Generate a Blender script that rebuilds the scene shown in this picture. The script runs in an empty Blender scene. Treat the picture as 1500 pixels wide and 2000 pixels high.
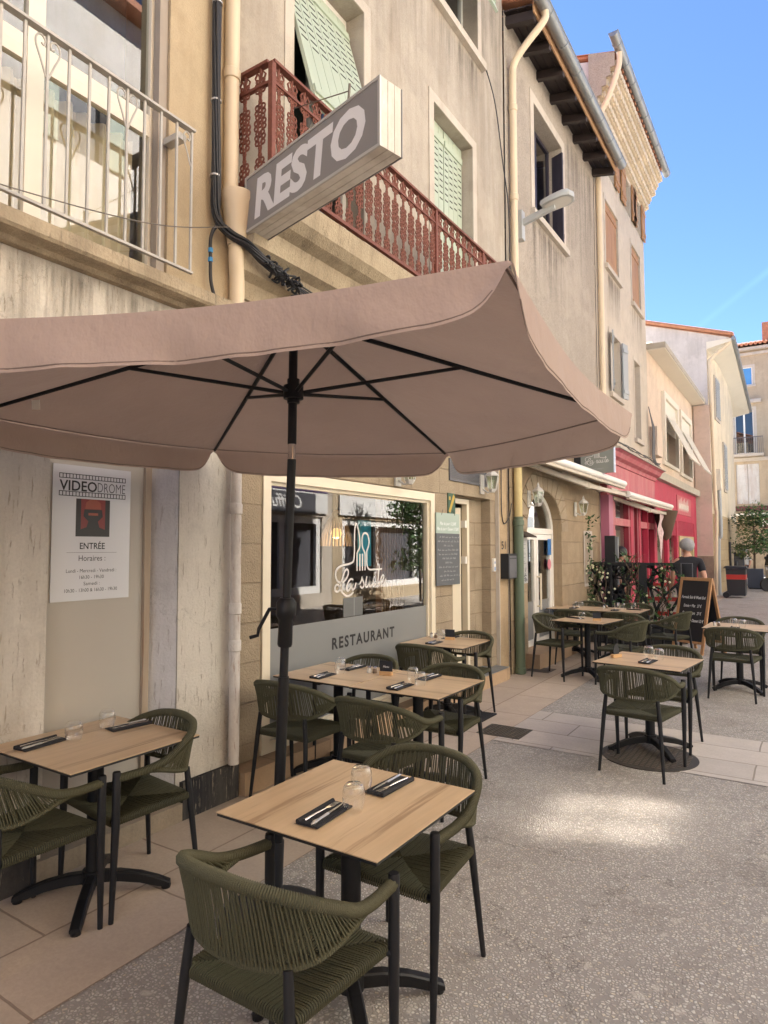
import bpy, bmesh, math, random
from mathutils import Vector, Matrix
from math import sin, cos, pi, radians as R
random.seed(7)
S = bpy.context.scene
COL = S.collection
# ------------------------------------------------------------------ camera, sky, sun, exposure
cam = bpy.data.cameras.new('camera'); camo = bpy.data.objects.new('camera', cam); COL.objects.link(camo)
cam.sensor_fit = 'VERTICAL'; cam.sensor_height = 36.0; cam.sensor_width = 27.0
cam.lens = 36.0 * 1272 / 2000; cam.clip_end = 2000; cam.clip_start = .05
yaw, pitch, roll = .575, .055, -.002
fw = Vector((-sin(yaw) * cos(pitch), cos(yaw) * cos(pitch), sin(pitch)))
rt = Vector((cos(yaw), sin(yaw), 0)); up = rt.cross(fw)
rt, up = rt * cos(roll) + up * sin(roll), -rt * sin(roll) + up * cos(roll)
m = Matrix((rt, up, -fw)).transposed().to_4x4(); m.translation = Vector((0, 0, 1.70))
camo.matrix_world = m
S.camera = camo
SUN_EL, SUN_AZ = R(47), R(-66)            # azimuth clockwise from +Y (street direction)
w = bpy.data.worlds.new("World"); S.world = w; w.use_nodes = True
nt = w.node_tree; bg = nt.nodes['Background']
sky = nt.nodes.new('ShaderNodeTexSky'); sky.sky_type = 'NISHITA'; sky.sun_disc = False
sky.sun_elevation = SUN_EL; sky.sun_rotation = SUN_AZ
sky.air_density = .75; sky.dust_density = .0; sky.ozone_density = 6.0; sky.altitude = 1200
tcw = nt.nodes.new('ShaderNodeTexCoord')                        # a faint old contrail, fixed to the sky by direction
def wmath(op, *ins):
    x = nt.nodes.new('ShaderNodeMath'); x.operation = op; x.use_clamp = op == 'MULTIPLY'
    for i, q in enumerate(ins):
        if hasattr(q, 'is_linked'): nt.links.new(q, x.inputs[i])
        else: x.inputs[i].default_value = q
    return x.outputs[0]
def wdot(v):
    x = nt.nodes.new('ShaderNodeVectorMath'); x.operation = 'DOT_PRODUCT'; nt.links.new(tcw.outputs['Generated'], x.inputs[0]); x.inputs[1].default_value = v; return x.outputs['Value']
wn = nt.nodes.new('ShaderNodeTexNoise'); wn.inputs['Scale'].default_value = 14; nt.links.new(tcw.outputs['Generated'], wn.inputs[0])
band = wmath('SUBTRACT', 1.0, wmath('MULTIPLY', wmath('ABSOLUTE', wdot((.5412, .3071, -.7828))), 170.0))
mask = wmath('MULTIPLY', wmath('MULTIPLY', band, wmath('MULTIPLY', wmath('SUBTRACT', wdot((-.03, .937, .347)), .985), 90.0)), wn.outputs['Fac'])
wm = nt.nodes.new('ShaderNodeVectorMath'); wm.operation = 'SCALE'; nt.links.new(sky.outputs[0], wm.inputs[0]); nt.links.new(wmath('ADD', 1.0, wmath('MULTIPLY', mask, .22)), wm.inputs[3])
nt.links.new(wm.outputs[0], bg.inputs[0]); bg.inputs[1].default_value = .05
sl = bpy.data.lights.new('sun', 'SUN'); sl.energy = 5.0; sl.angle = R(.5); sl.color = (1, .96, .91)
so = bpy.data.objects.new('sun', sl); COL.objects.link(so)
sd = Vector((sin(SUN_AZ) * cos(SUN_EL), cos(SUN_AZ) * cos(SUN_EL), sin(SUN_EL)))
so.rotation_euler = sd.to_track_quat('Z', 'Y').to_euler(); so.location = (-10, 10, 30)
S.view_settings.view_transform = 'Standard'; S.view_settings.look = 'None'
S.view_settings.exposure = 2.86; S.view_settings.gamma = 1; S.view_settings.use_curve_mapping = False
S.cycles.max_bounces = 8; S.cycles.diffuse_bounces = 5; S.cycles.glossy_bounces = 4
S.cycles.transparent_max_bounces = 16; S.cycles.caustics_reflective = True; S.cycles.blur_glossy = 0.0; S.cycles.sample_clamp_indirect = 0; S.cycles.use_guiding = True; S.cycles.guiding_training_samples = 64; S.cycles.caustics_refractive = False
S.cycles.use_adaptive_sampling = True; S.cycles.use_denoising = True

# ------------------------------------------------------------------ objects
def tag(o, label=None, cat=None, group=None, kind=None):
    if label: o['label'] = label
    if cat: o['category'] = cat
    if group: o['group'] = group
    if kind: o['kind'] = kind
    return o
def thing(name, label, cat, loc=(0, 0, 0), rz=0, group=None):
    o = bpy.data.objects.new(name, None); COL.objects.link(o); o.empty_display_size = .1
    o.location = loc; o.rotation_euler = (0, 0, rz)
    return tag(o, label, cat, group)
def root_loc(o):
    while o.parent: o = o.parent
    return Vector(o.location)
def copy_tree(o, parent=None):
    c = o.copy(); COL.objects.link(c)
    if parent: c.parent = parent
    for ch in list(o.children): copy_tree(ch, c)
    return c
CR = lambda p, q, r, s, t: .5 * ((2 * q) + (-p + r) * t + (2 * p - 5 * q + 4 * r - s) * t * t + (-p + 3 * q - 3 * r + s) * t ** 3)
def spline(pts, n=6, closed=False):
    P = [Vector(p) for p in pts]; out = []; L = len(P)
    rng = range(L if closed else L - 1)
    for i in rng:
        if closed: a, b, c, d = P[i - 1], P[i], P[(i + 1) % L], P[(i + 2) % L]
        else: a, b, c, d = P[max(i - 1, 0)], P[i], P[i + 1], P[min(i + 2, L - 1)]
        for k in range(n): out.append(CR(a, b, c, d, k / n))
    if not closed: out.append(P[-1])
    return out
class Fr:      # facade frame: u along, v up, w outwards
    def __init__(s, o, u, wv): s.o = Vector(o); s.u = Vector(u).normalized(); s.w = Vector(wv).normalized()
    def p(s, u, v, w=0): return s.o + s.u * u + Vector((0, 0, v)) + s.w * w
W = Fr((0, 0, 0), (1, 0, 0), (0, 1, 0))          # plain world axes: p(x, z, y)
def street(x): return Fr((x, 0, 0), (0, 1, 0), (1, 0, 0))
class MB:
    def __init__(s): s.v = []; s.f = []; s.mi = []; s.cur = 0
    def add(s, vs, fs):
        b = len(s.v); s.v += [Vector(x) for x in vs]; s.f += [tuple(b + i for i in f) for f in fs]; s.mi += [s.cur] * len(fs)
        return s
    def mat(s, i): s.cur = i; return s
    def box(s, a, b):
        (x0, y0, z0), (x1, y1, z1) = a, b
        return s.hexa([(x0, y0, z0), (x1, y0, z0), (x1, y1, z0), (x0, y1, z0), (x0, y0, z1), (x1, y0, z1), (x1, y1, z1), (x0, y1, z1)])
    def hexa(s, p):
        return s.add(p, [(0, 3, 2, 1), (4, 5, 6, 7), (0, 1, 5, 4), (1, 2, 6, 5), (2, 3, 7, 6), (3, 0, 4, 7)])
    def fbox(s, fr, u0, u1, v0, v1, w0, w1):
        return s.hexa([fr.p(u0, v0, w0), fr.p(u1, v0, w0), fr.p(u1, v0, w1), fr.p(u0, v0, w1), fr.p(u0, v1, w0), fr.p(u1, v1, w0), fr.p(u1, v1, w1), fr.p(u0, v1, w1)])
    def bar(s, a, b, w, h, upv=(0, 0, 1)):
        a, b = Vector(a), Vector(b); d = (b - a).normalized(); upv = Vector(upv)
        if abs(d.dot(upv)) > .99: upv = Vector((0, 1, 0))
        sx = d.cross(upv).normalized() * w / 2; sz = sx.cross(d).normalized() * h / 2
        return s.hexa([a - sx - sz, a + sx - sz, b + sx - sz, b - sx - sz, a - sx + sz, a + sx + sz, b + sx + sz, b - sx + sz])
    def tube(s, pts, r, n=8, closed=False, caps=True, flat=1.0):
        P = [Vector(p) for p in pts]; L = len(P); vs = []; fs = []
        rr = r if hasattr(r, '__len__') else [r] * L
        T = []
        for i in range(L):
            if closed: d = P[(i + 1) % L] - P[i - 1]
            else: d = P[min(i + 1, L - 1)] - P[max(i - 1, 0)]
            T.append(d.normalized() if d.length > 1e-9 else Vector((0, 0, 1)))
        nrm = Vector((0, 0, 1)) if abs(T[0].z) < .9 else Vector((1, 0, 0))
        nrm = (nrm - T[0] * nrm.dot(T[0])).normalized()
        for i in range(L):
            nrm = nrm - T[i] * nrm.dot(T[i])
            nrm = nrm.normalized() if nrm.length > 1e-6 else T[i].orthogonal().normalized()
            bn = T[i].cross(nrm)
            for k in range(n):
                a = 2 * pi * k / n
                vs.append(P[i] + (nrm * cos(a) * flat + bn * sin(a)) * rr[i])
        for i in range(L if closed else L - 1):
            j = (i + 1) % L
            for k in range(n): fs.append((i * n + k, i * n + (k + 1) % n, j * n + (k + 1) % n, j * n + k))
        if caps and not closed: fs += [tuple(range(n))[::-1], tuple((L - 1) * n + k for k in range(n))]
        return s.add(vs, fs)
    def lathe(s, prof, c=(0, 0, 0), n=24, axis=(0, 0, 1), cap=True, arc=2 * pi):
        c = Vector(c); ax = Vector(axis).normalized(); e1 = ax.orthogonal().normalized(); e2 = ax.cross(e1); vs = []; fs = []
        for r, h in prof:
            for k in range(n):
                a = 2 * pi * k / n; vs.append(c + ax * h + (e1 * cos(a) + e2 * sin(a)) * r)
        for i in range(len(prof) - 1):
            for k in range(n): fs.append((i * n + k, i * n + (k + 1) % n, (i + 1) * n + (k + 1) % n, (i + 1) * n + k))
        if cap: fs += [tuple(range(n))[::-1], tuple((len(prof) - 1) * n + k for k in range(n))]
        return s.add(vs, fs)
    def prism(s, fr, poly, w0, w1):       # poly in (u, v), extruded along w
        n = len(poly); vs = [fr.p(u, v, w0) for u, v in poly] + [fr.p(u, v, w1) for u, v in poly]
        fs = [tuple(range(n))[::-1], tuple(n + i for i in range(n))] + [(i, (i + 1) % n, n + (i + 1) % n, n + i) for i in range(n)]
        return s.add(vs, fs)
    def profile(s, fr, prof, u0, u1):     # prof in (w, v), extruded along u
        n = len(prof); vs = [fr.p(u0, v, w_) for w_, v in prof] + [fr.p(u1, v, w_) for w_, v in prof]
        fs = [tuple(range(n))[::-1], tuple(n + i for i in range(n))] + [(i, (i + 1) % n, n + (i + 1) % n, n + i) for i in range(n)]
        return s.add(vs, fs)
    def quad(s, *p): return s.add(p, [tuple(range(len(p)))])
    def grid(s, fn, nu, nv):
        vs = [fn(i / nu, j / nv) for j in range(nv + 1) for i in range(nu + 1)]
        fs = [(j * (nu + 1) + i, j * (nu + 1) + i + 1, (j + 1) * (nu + 1) + i + 1, (j + 1) * (nu + 1) + i) for j in range(nv) for i in range(nu)]
        return s.add(vs, fs)
    def wall(s, fr, u0, u1, v0, v1, holes, depth, w=0.0):   # facade sheet with rectangular openings and their reveals
        us = sorted({u0, u1} | {h[0] for h in holes} | {h[1] for h in holes}); vs_ = sorted({v0, v1} | {h[2] for h in holes} | {h[3] for h in holes})
        us = [u for u in us if u0 <= u <= u1]; vs_ = [v for v in vs_ if v0 <= v <= v1]
        for a, b in zip(us, us[1:]):
            for c, d in zip(vs_, vs_[1:]):
                mu, mv = (a + b) / 2, (c + d) / 2
                if any(h[0] < mu < h[1] and h[2] < mv < h[3] for h in holes): continue
                s.quad(fr.p(a, c, w), fr.p(b, c, w), fr.p(b, d, w), fr.p(a, d, w))
        for h in holes:
            a, b, c, d = h[:4]; dp = h[4] if len(h) > 4 else depth; e = w - dp
            s.quad(fr.p(a, c, w), fr.p(a, c, e), fr.p(a, d, e), fr.p(a, d, w)); s.quad(fr.p(b, c, w), fr.p(b, c, e), fr.p(b, d, e), fr.p(b, d, w))
            s.quad(fr.p(a, c, w), fr.p(a, c, e), fr.p(b, c, e), fr.p(b, c, w)); s.quad(fr.p(a, d, w), fr.p(a, d, e), fr.p(b, d, e), fr.p(b, d, w))
        return s
    def frame(s, fr, u0, u1, v0, v1, t, w0, w1, bottom=True):
        s.fbox(fr, u0, u0 + t, v0, v1, w0, w1); s.fbox(fr, u1 - t, u1, v0, v1, w0, w1); s.fbox(fr, u0 + t, u1 - t, v1 - t, v1, w0, w1)
        if bottom: s.fbox(fr, u0 + t, u1 - t, v0, v0 + t, w0, w1)
        return s
    def ribbon(s, fr, pts, wd, w0, w1, n=5, smooth=True):   # flat brush stroke in the (u, v) plane
        P = spline([(p[0], p[1], 0) for p in pts], n) if smooth and len(pts) > 2 else [Vector((p[0], p[1], 0)) for p in pts]
        L = len(P); lt = []; r_ = []
        for i in range(L):
            d = P[min(i + 1, L - 1)] - P[max(i - 1, 0)]
            if d.length < 1e-9: d = Vector((1, 0, 0))
            d.normalize(); nn = Vector((-d.y, d.x, 0)) * wd / 2; lt.append(P[i] + nn); r_.append(P[i] - nn)
        for i in range(L - 1):
            q = [lt[i], lt[i + 1], r_[i + 1], r_[i]]
            s.add([fr.p(p.x, p.y, w0) for p in q] + [fr.p(p.x, p.y, w1) for p in q], [(4, 5, 6, 7), (0, 1, 5, 4), (2, 3, 7, 6)])
        for e in (P[0], P[-1]):
            s.prism(fr, [(e.x + cos(k * pi / 4) * wd / 2, e.y + sin(k * pi / 4) * wd / 2) for k in range(8)], w0, w1 + .0003)
        return s
    def build(s, name, mats, parent=None, smooth=False, local=False, kind=None, recalc=True, angle=40):
        me = bpy.data.meshes.new(name)
        off = Vector((0, 0, 0)) if (local or not parent) else root_loc(parent)
        me.from_pydata([tuple(v - off) for v in s.v], [], s.f)
        if not isinstance(mats, (list, tuple)): mats = [mats]
        for q in mats: me.materials.append(q)
        me.polygons.foreach_set('material_index', s.mi)
        if recalc:
            bm = bmesh.new(); bm.from_mesh(me); bmesh.ops.recalc_face_normals(bm, faces=bm.faces); bm.to_mesh(me); bm.free()
        if smooth:
            me.polygons.foreach_set('use_smooth', [True] * len(me.polygons))
            if angle: me.set_sharp_from_angle(angle=R(angle))
        me.update()
        o = bpy.data.objects.new(name, me); COL.objects.link(o)
        if parent: o.parent = parent
        if kind: o['kind'] = kind
        return o
def text_geo(body, size, bold=0., shear=0., align='CENTER', spacing=1.0, extrude=.0):
    cu = bpy.data.curves.new('txt', 'FONT'); cu.body = body; cu.size = size; cu.offset = bold * size; cu.shear = shear
    cu.align_x = align; cu.space_character = spacing; cu.extrude = extrude; cu.resolution_u = 3; cu.fill_mode = 'BOTH' if hasattr(cu, 'fill_mode') else cu.fill_mode
    o = bpy.data.objects.new('txt', cu); COL.objects.link(o); dg = bpy.context.evaluated_depsgraph_get(); dg.update()
    me = bpy.data.meshes.new_from_object(o.evaluated_get(dg)); vs = [v.co.copy() for v in me.vertices]; fs = [tuple(p.vertices) for p in me.polygons]
    bpy.data.objects.remove(o); bpy.data.curves.remove(cu); bpy.data.meshes.remove(me)
    return vs, fs
def put_text(mb, fr, body, size, u, v, w, bold=0., shear=0., align='CENTER', spacing=1.0, width=None, sy=1.0, flip=False):
    vs, fs = text_geo(body, size, bold, shear, align, spacing)
    if not vs: return mb
    if width:
        x0 = min(a.x for a in vs); x1 = max(a.x for a in vs); k = width / max(1e-6, x1 - x0); c = (x0 + x1) / 2 if align == 'CENTER' else x0
        for a in vs: a.x = (a.x - c) * k
    mb.add([fr.p(u + (-a.x if flip else a.x), v + a.y * sy, w) for a in vs], fs)
    return mb

# ------------------------------------------------------------------ materials
def new(name):
    m_ = bpy.data.materials.new(name); m_.use_nodes = True; n = m_.node_tree; b = n.nodes['Principled BSDF']; return m_, n, b
def nd(n, t, **k):
    x = n.nodes.new('ShaderNode' + t)
    for a, v in k.items(): setattr(x, a, v)
    return x
def lk(n, a, b): n.links.new(a, b)
def rgb(c): return (c[0], c[1], c[2], 1)
def simple(name, c, rough=.6, metal=0., spec=.5, bump=0., bscale=60, var=0., vscale=3., coat=0.):
    m_, n, b = new(name); b.inputs['Base Color'].default_value = rgb(c); b.inputs['Roughness'].default_value = rough
    b.inputs['Metallic'].default_value = metal; b.inputs['Specular IOR Level'].default_value = spec; b.inputs['Coat Weight'].default_value = coat
    if bump or var:
        tc = nd(n, 'TexCoord')
        if var:
            no = nd(n, 'TexNoise'); no.inputs['Scale'].default_value = vscale; no.inputs['Detail'].default_value = 6; lk(n, tc.outputs['Object'], no.inputs['Vector'])
            mx = nd(n, 'Mix', data_type='RGBA'); mx.inputs[6].default_value = rgb([q * (1 - var) for q in c]); mx.inputs[7].default_value = rgb([min(1, q * (1 + var)) for q in c])
            lk(n, no.outputs['Fac'], mx.inputs[0]); lk(n, mx.outputs[2], b.inputs['Base Color'])
        if bump:
            no = nd(n, 'TexNoise'); no.inputs['Scale'].default_value = bscale; no.inputs['Detail'].default_value = 5; lk(n, tc.outputs['Object'], no.inputs['Vector'])
            bp = nd(n, 'Bump'); bp.inputs['Strength'].default_value = bump; bp.inputs['Distance'].default_value = .01
            lk(n, no.outputs['Fac'], bp.inputs['Height']); lk(n, bp.outputs[0], b.inputs['Normal'])
    return m_
def ramp(n, src, stops):
    r = nd(n, 'ValToRGB'); e = r.color_ramp.elements
    while len(e) > 1: e.remove(e[-1])
    e[0].position = stops[0][0]; e[0].color = rgb(stops[0][1]) if hasattr(stops[0][1], '__len__') else rgb([stops[0][1]] * 3)
    for p, c in stops[1:]:
        q = e.new(p); q.color = rgb(c) if hasattr(c, '__len__') else rgb([c] * 3)
    lk(n, src, r.inputs[0]); return r
def noise(n, vec, sc, det=5, rough=.55, scl=None):
    no = nd(n, 'TexNoise'); no.inputs['Scale'].default_value = sc; no.inputs['Detail'].default_value = det; no.inputs['Roughness'].default_value = rough
    if scl:
        mp = nd(n, 'Mapping'); mp.inputs['Scale'].default_value = scl; lk(n, vec, mp.inputs[0]); vec = mp.outputs[0]
    lk(n, vec, no.inputs['Vector']); return no
def mixc(n, fac, a, b_, mode='MIX'):
    mx = nd(n, 'Mix', data_type='RGBA', blend_type=mode)
    for i, q in ((0, fac), (6, a), (7, b_)):
        if hasattr(q, 'is_linked'): lk(n, q, mx.inputs[i])
        else: mx.inputs[i].default_value = q if i == 0 else rgb(q)
    return mx.outputs[2]
def plaster(name, c, dark, streak=.4, grain=.35, gscale=120, cracks=0., rough=.9, bdist=.006, blotch=1.2):
    m_, n, b = new(name); tc = nd(n, 'TexCoord'); v = tc.outputs['Object']; b.inputs['Roughness'].default_value = rough; b.inputs['Specular IOR Level'].default_value = .2
    big = noise(n, v, blotch, 7, .6); st = noise(n, v, 2.2, 7, .65, (1, 1, .16)); fine = noise(n, v, gscale, 4, .6); mid = noise(n, v, 9, 6, .6)
    col = mixc(n, ramp(n, big.outputs['Fac'], [(.3, 0), (.72, 1)]).outputs[0], [q * .9 for q in c], [min(1, q * 1.08) for q in c])
    col = mixc(n, ramp(n, st.outputs['Fac'], [(.46, 0), (.72, streak)]).outputs[0], col, dark)
    st2 = noise(n, v, 7, 8, .7, (1, 1, .07)); col = mixc(n, ramp(n, st2.outputs['Fac'], [(.52, 0), (.7, streak * .75)]).outputs[0], col, dark)
    col = mixc(n, ramp(n, mid.outputs['Fac'], [(.5, 0), (.72, .5)]).outputs[0], col, [q * .76 for q in c])
    col = mixc(n, ramp(n, fine.outputs['Fac'], [(.3, grain), (.6, 0)]).outputs[0], col, [q * .55 for q in c])
    pat = noise(n, v, .55, 9, .62); col = mixc(n, ramp(n, pat.outputs['Fac'], [(.53, 0), (.56, .28)]).outputs[0], col, [min(1, q * 1.2) for q in c]); pat2 = noise(n, v, .8, 9, .66, (1.3, 1.3, .7)); col = mixc(n, ramp(n, pat2.outputs['Fac'], [(.60, 0), (.66, .3)]).outputs[0], col, dark)
    h = fine.outputs['Fac']
    if cracks:
        pk = noise(n, v, 30, 8, .7, (1.6, 1.6, .2)); pr_ = ramp(n, pk.outputs['Fac'], [(.585, 0), (.63, cracks)])
        col = mixc(n, pr_.outputs[0], col, dark)
        vo = nd(n, 'TexVoronoi', feature='DISTANCE_TO_EDGE'); vo.inputs['Scale'].default_value = .8
        wob = nd(n, 'Mix', data_type='RGBA', blend_type='ADD'); wob.inputs[0].default_value = .35; lk(n, v, wob.inputs[6]); lk(n, mid.outputs['Color'], wob.inputs[7]); lk(n, wob.outputs[2], vo.inputs['Vector'])
        col = mixc(n, ramp(n, vo.outputs['Distance'], [(0, cracks * .55), (.0035, 0)]).outputs[0], col, [q * .5 for q in dark])
        ad = nd(n, 'Math', operation='SUBTRACT'); lk(n, fine.outputs['Fac'], ad.inputs[0]); lk(n, pr_.outputs[0], ad.inputs[1]); h = ad.outputs[0]
    lk(n, col, b.inputs['Base Color'])
    bp = nd(n, 'Bump'); bp.inputs['Strength'].default_value = .7; bp.inputs['Distance'].default_value = bdist; lk(n, h, bp.inputs['Height']); lk(n, bp.outputs[0], b.inputs['Normal'])
    return m_
def blocks(name, c1, c2, mortar, bw, bh, axes, msize=.012, offset=.5, bump=.6, squash=1., rough=.85, speck=0., nb=.5, gdist=.008):
    """coursed stone or pavers: axes = which object axes run along and across the courses"""
    m_, n, b = new(name); tc = nd(n, 'TexCoord'); v = tc.outputs['Object']; sp = nd(n, 'SeparateXYZ'); lk(n, v, sp.inputs[0]); cb = nd(n, 'CombineXYZ')
    if len(axes[0]) == 2:
        a = nd(n, 'Math', operation='ADD'); lk(n, sp.outputs[axes[0][0]], a.inputs[0]); lk(n, sp.outputs[axes[0][1]], a.inputs[1]); lk(n, a.outputs[0], cb.inputs[0])
    else: lk(n, sp.outputs[axes[0]], cb.inputs[0])
    lk(n, sp.outputs[axes[1]], cb.inputs[1])
    br = nd(n, 'TexBrick'); br.offset = offset; br.squash = squash; br.squash_frequency = 3; br.inputs['Scale'].default_value = 1; br.inputs['Brick Width'].default_value = bw; br.inputs['Row Height'].default_value = bh
    br.inputs['Mortar Size'].default_value = msize; br.inputs['Mortar Smooth'].default_value = .35; br.inputs['Bias'].default_value = 0
    br.inputs['Color1'].default_value = rgb(c1); br.inputs['Color2'].default_value = rgb(c2); br.inputs['Mortar'].default_value = rgb(mortar)
    wv = noise(n, v, 3.5, 4); wm = nd(n, 'Vector' + 'Math', operation='SCALE'); lk(n, wv.outputs['Color'], wm.inputs[0]); wm.inputs['Scale'].default_value = .02
    av = nd(n, 'VectorMath', operation='ADD'); lk(n, cb.outputs[0], av.inputs[0]); lk(n, wm.outputs[0], av.inputs[1]); lk(n, av.outputs[0], br.inputs['Vector'])
    big = noise(n, v, 4.5, 8, .68); fine = noise(n, v, 60, 5, .65)
    col = mixc(n, ramp(n, big.outputs['Fac'], [(.3, .0), (.75, nb)]).outputs[0], br.outputs['Color'], [q * .52 for q in c2])
    col = mixc(n, ramp(n, fine.outputs['Fac'], [(.35, .3 + speck), (.62, 0)]).outputs[0], col, [q * .6 for q in c1])
    lk(n, col, b.inputs['Base Color']); b.inputs['Roughness'].default_value = rough; b.inputs['Specular IOR Level'].default_value = .25
    a1 = nd(n, 'Math', operation='MULTIPLY_ADD'); lk(n, br.outputs['Fac'], a1.inputs[0]); a1.inputs[1].default_value = -1.2
    a2 = nd(n, 'Math', operation='MULTIPLY_ADD'); lk(n, big.outputs['Fac'], a2.inputs[0]); a2.inputs[1].default_value = .9; lk(n, fine.outputs['Fac'], a2.inputs[2]); lk(n, a2.outputs[0], a1.inputs[2])
    bp = nd(n, 'Bump'); bp.inputs['Strength'].default_value = bump; bp.inputs['Distance'].default_value = gdist; lk(n, a1.outputs[0], bp.inputs['Height']); lk(n, bp.outputs[0], b.inputs['Normal'])
    return m_
def glassmat(name, tint=(1, 1, 1), refl=.9, minr=.06, rough=.0, pw=3.5):
    m_, n, b = new(name); n.nodes.remove(b); out = n.nodes['Material Output']
    t = nd(n, 'BsdfTransparent'); t.inputs[0].default_value = rgb(tint); g = nd(n, 'BsdfGlossy'); g.inputs['Roughness'].default_value = rough; g.inputs[0].default_value = (refl, refl, refl, 1)
    f0 = nd(n, 'LayerWeight'); f0.inputs[0].default_value = .5; f = nd(n, 'Math', operation='POWER'); lk(n, f0.outputs['Facing'], f.inputs[0]); f.inputs[1].default_value = pw; a = nd(n, 'Math', operation='ADD'); a.use_clamp = True; lk(n, f.outputs[0], a.inputs[0]); a.inputs[1].default_value = minr + .03
    mx = nd(n, 'MixShader'); lk(n, a.outputs[0], mx.inputs[0]); lk(n, t.outputs[0], mx.inputs[1]); lk(n, g.outputs[0], mx.inputs[2]); lk(n, mx.outputs[0], out.inputs[0])
    return m_
def fabric(name, c, trans=.3, wsc=900):
    m_, n, b = new(name); out = n.nodes['Material Output']; b.inputs['Roughness'].default_value = .85; b.inputs['Specular IOR Level'].default_value = .15; b.inputs['Sheen Weight'].default_value = .1
    tc = nd(n, 'TexCoord'); no = noise(n, tc.outputs['Object'], 2.5, 5, .5); col = mixc(n, no.outputs['Fac'], [q * .86 for q in c], [q * 1.1 for q in c]); lk(n, col, b.inputs['Base Color'])
    no2 = noise(n, tc.outputs['Object'], 5, 5, .6, (1.2, 1.2, .8)); bp = nd(n, 'Bump'); bp.inputs['Strength'].default_value = .55; bp.inputs['Distance'].default_value = .035; lk(n, no2.outputs['Fac'], bp.inputs['Height']); lk(n, bp.outputs[0], b.inputs['Normal'])
    if trans:
        tr = nd(n, 'BsdfTranslucent'); lk(n, col, tr.inputs[0]); mx = nd(n, 'MixShader'); mx.inputs[0].default_value = trans; lk(n, b.outputs[0], mx.inputs[1]); lk(n, tr.outputs[0], mx.inputs[2]); lk(n, mx.outputs[0], out.inputs[0])
    return m_
def woodmat(name, c1, c2, c3, axis=1, scale=1.0, rough=.45):
    m_, n, b = new(name); tc = nd(n, 'TexCoord'); v = tc.outputs['Object']; s3 = [44 * scale] * 3; s3[axis] = 1.4 * scale
    g = noise(n, v, 1, 8, .62, tuple(s3)); s4 = [5 * scale] * 3; s4[axis] = .8 * scale; g2 = noise(n, v, 1, 6, .7, tuple(s4)); s5 = [90 * scale] * 3; s5[axis] = 5 * scale; g3 = noise(n, v, 1, 3, .6, tuple(s5))
    col = ramp(n, g2.outputs['Fac'], [(.3, c1), (.55, c2), (.72, c1)]).outputs[0]
    col = mixc(n, ramp(n, g.outputs['Fac'], [(.55, 0), (.615, .8)]).outputs[0], col, c3); col = mixc(n, ramp(n, g3.outputs['Fac'], [(.35, .22), (.6, 0)]).outputs[0], col, [q * .6 for q in c2])
    lk(n, col, b.inputs['Base Color']); b.inputs['Roughness'].default_value = rough
    bp = nd(n, 'Bump'); bp.inputs['Strength'].default_value = .1; bp.inputs['Distance'].default_value = .001; lk(n, g3.outputs['Fac'], bp.inputs['Height']); lk(n, bp.outputs[0], b.inputs['Normal'])
    return m_
def emit(name, c, s):
    m_, n, b = new(name); b.inputs['Base Color'].default_value = rgb(c); b.inputs['Emission Color'].default_value = rgb(c); b.inputs['Emission Strength'].default_value = s; return m_
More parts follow.
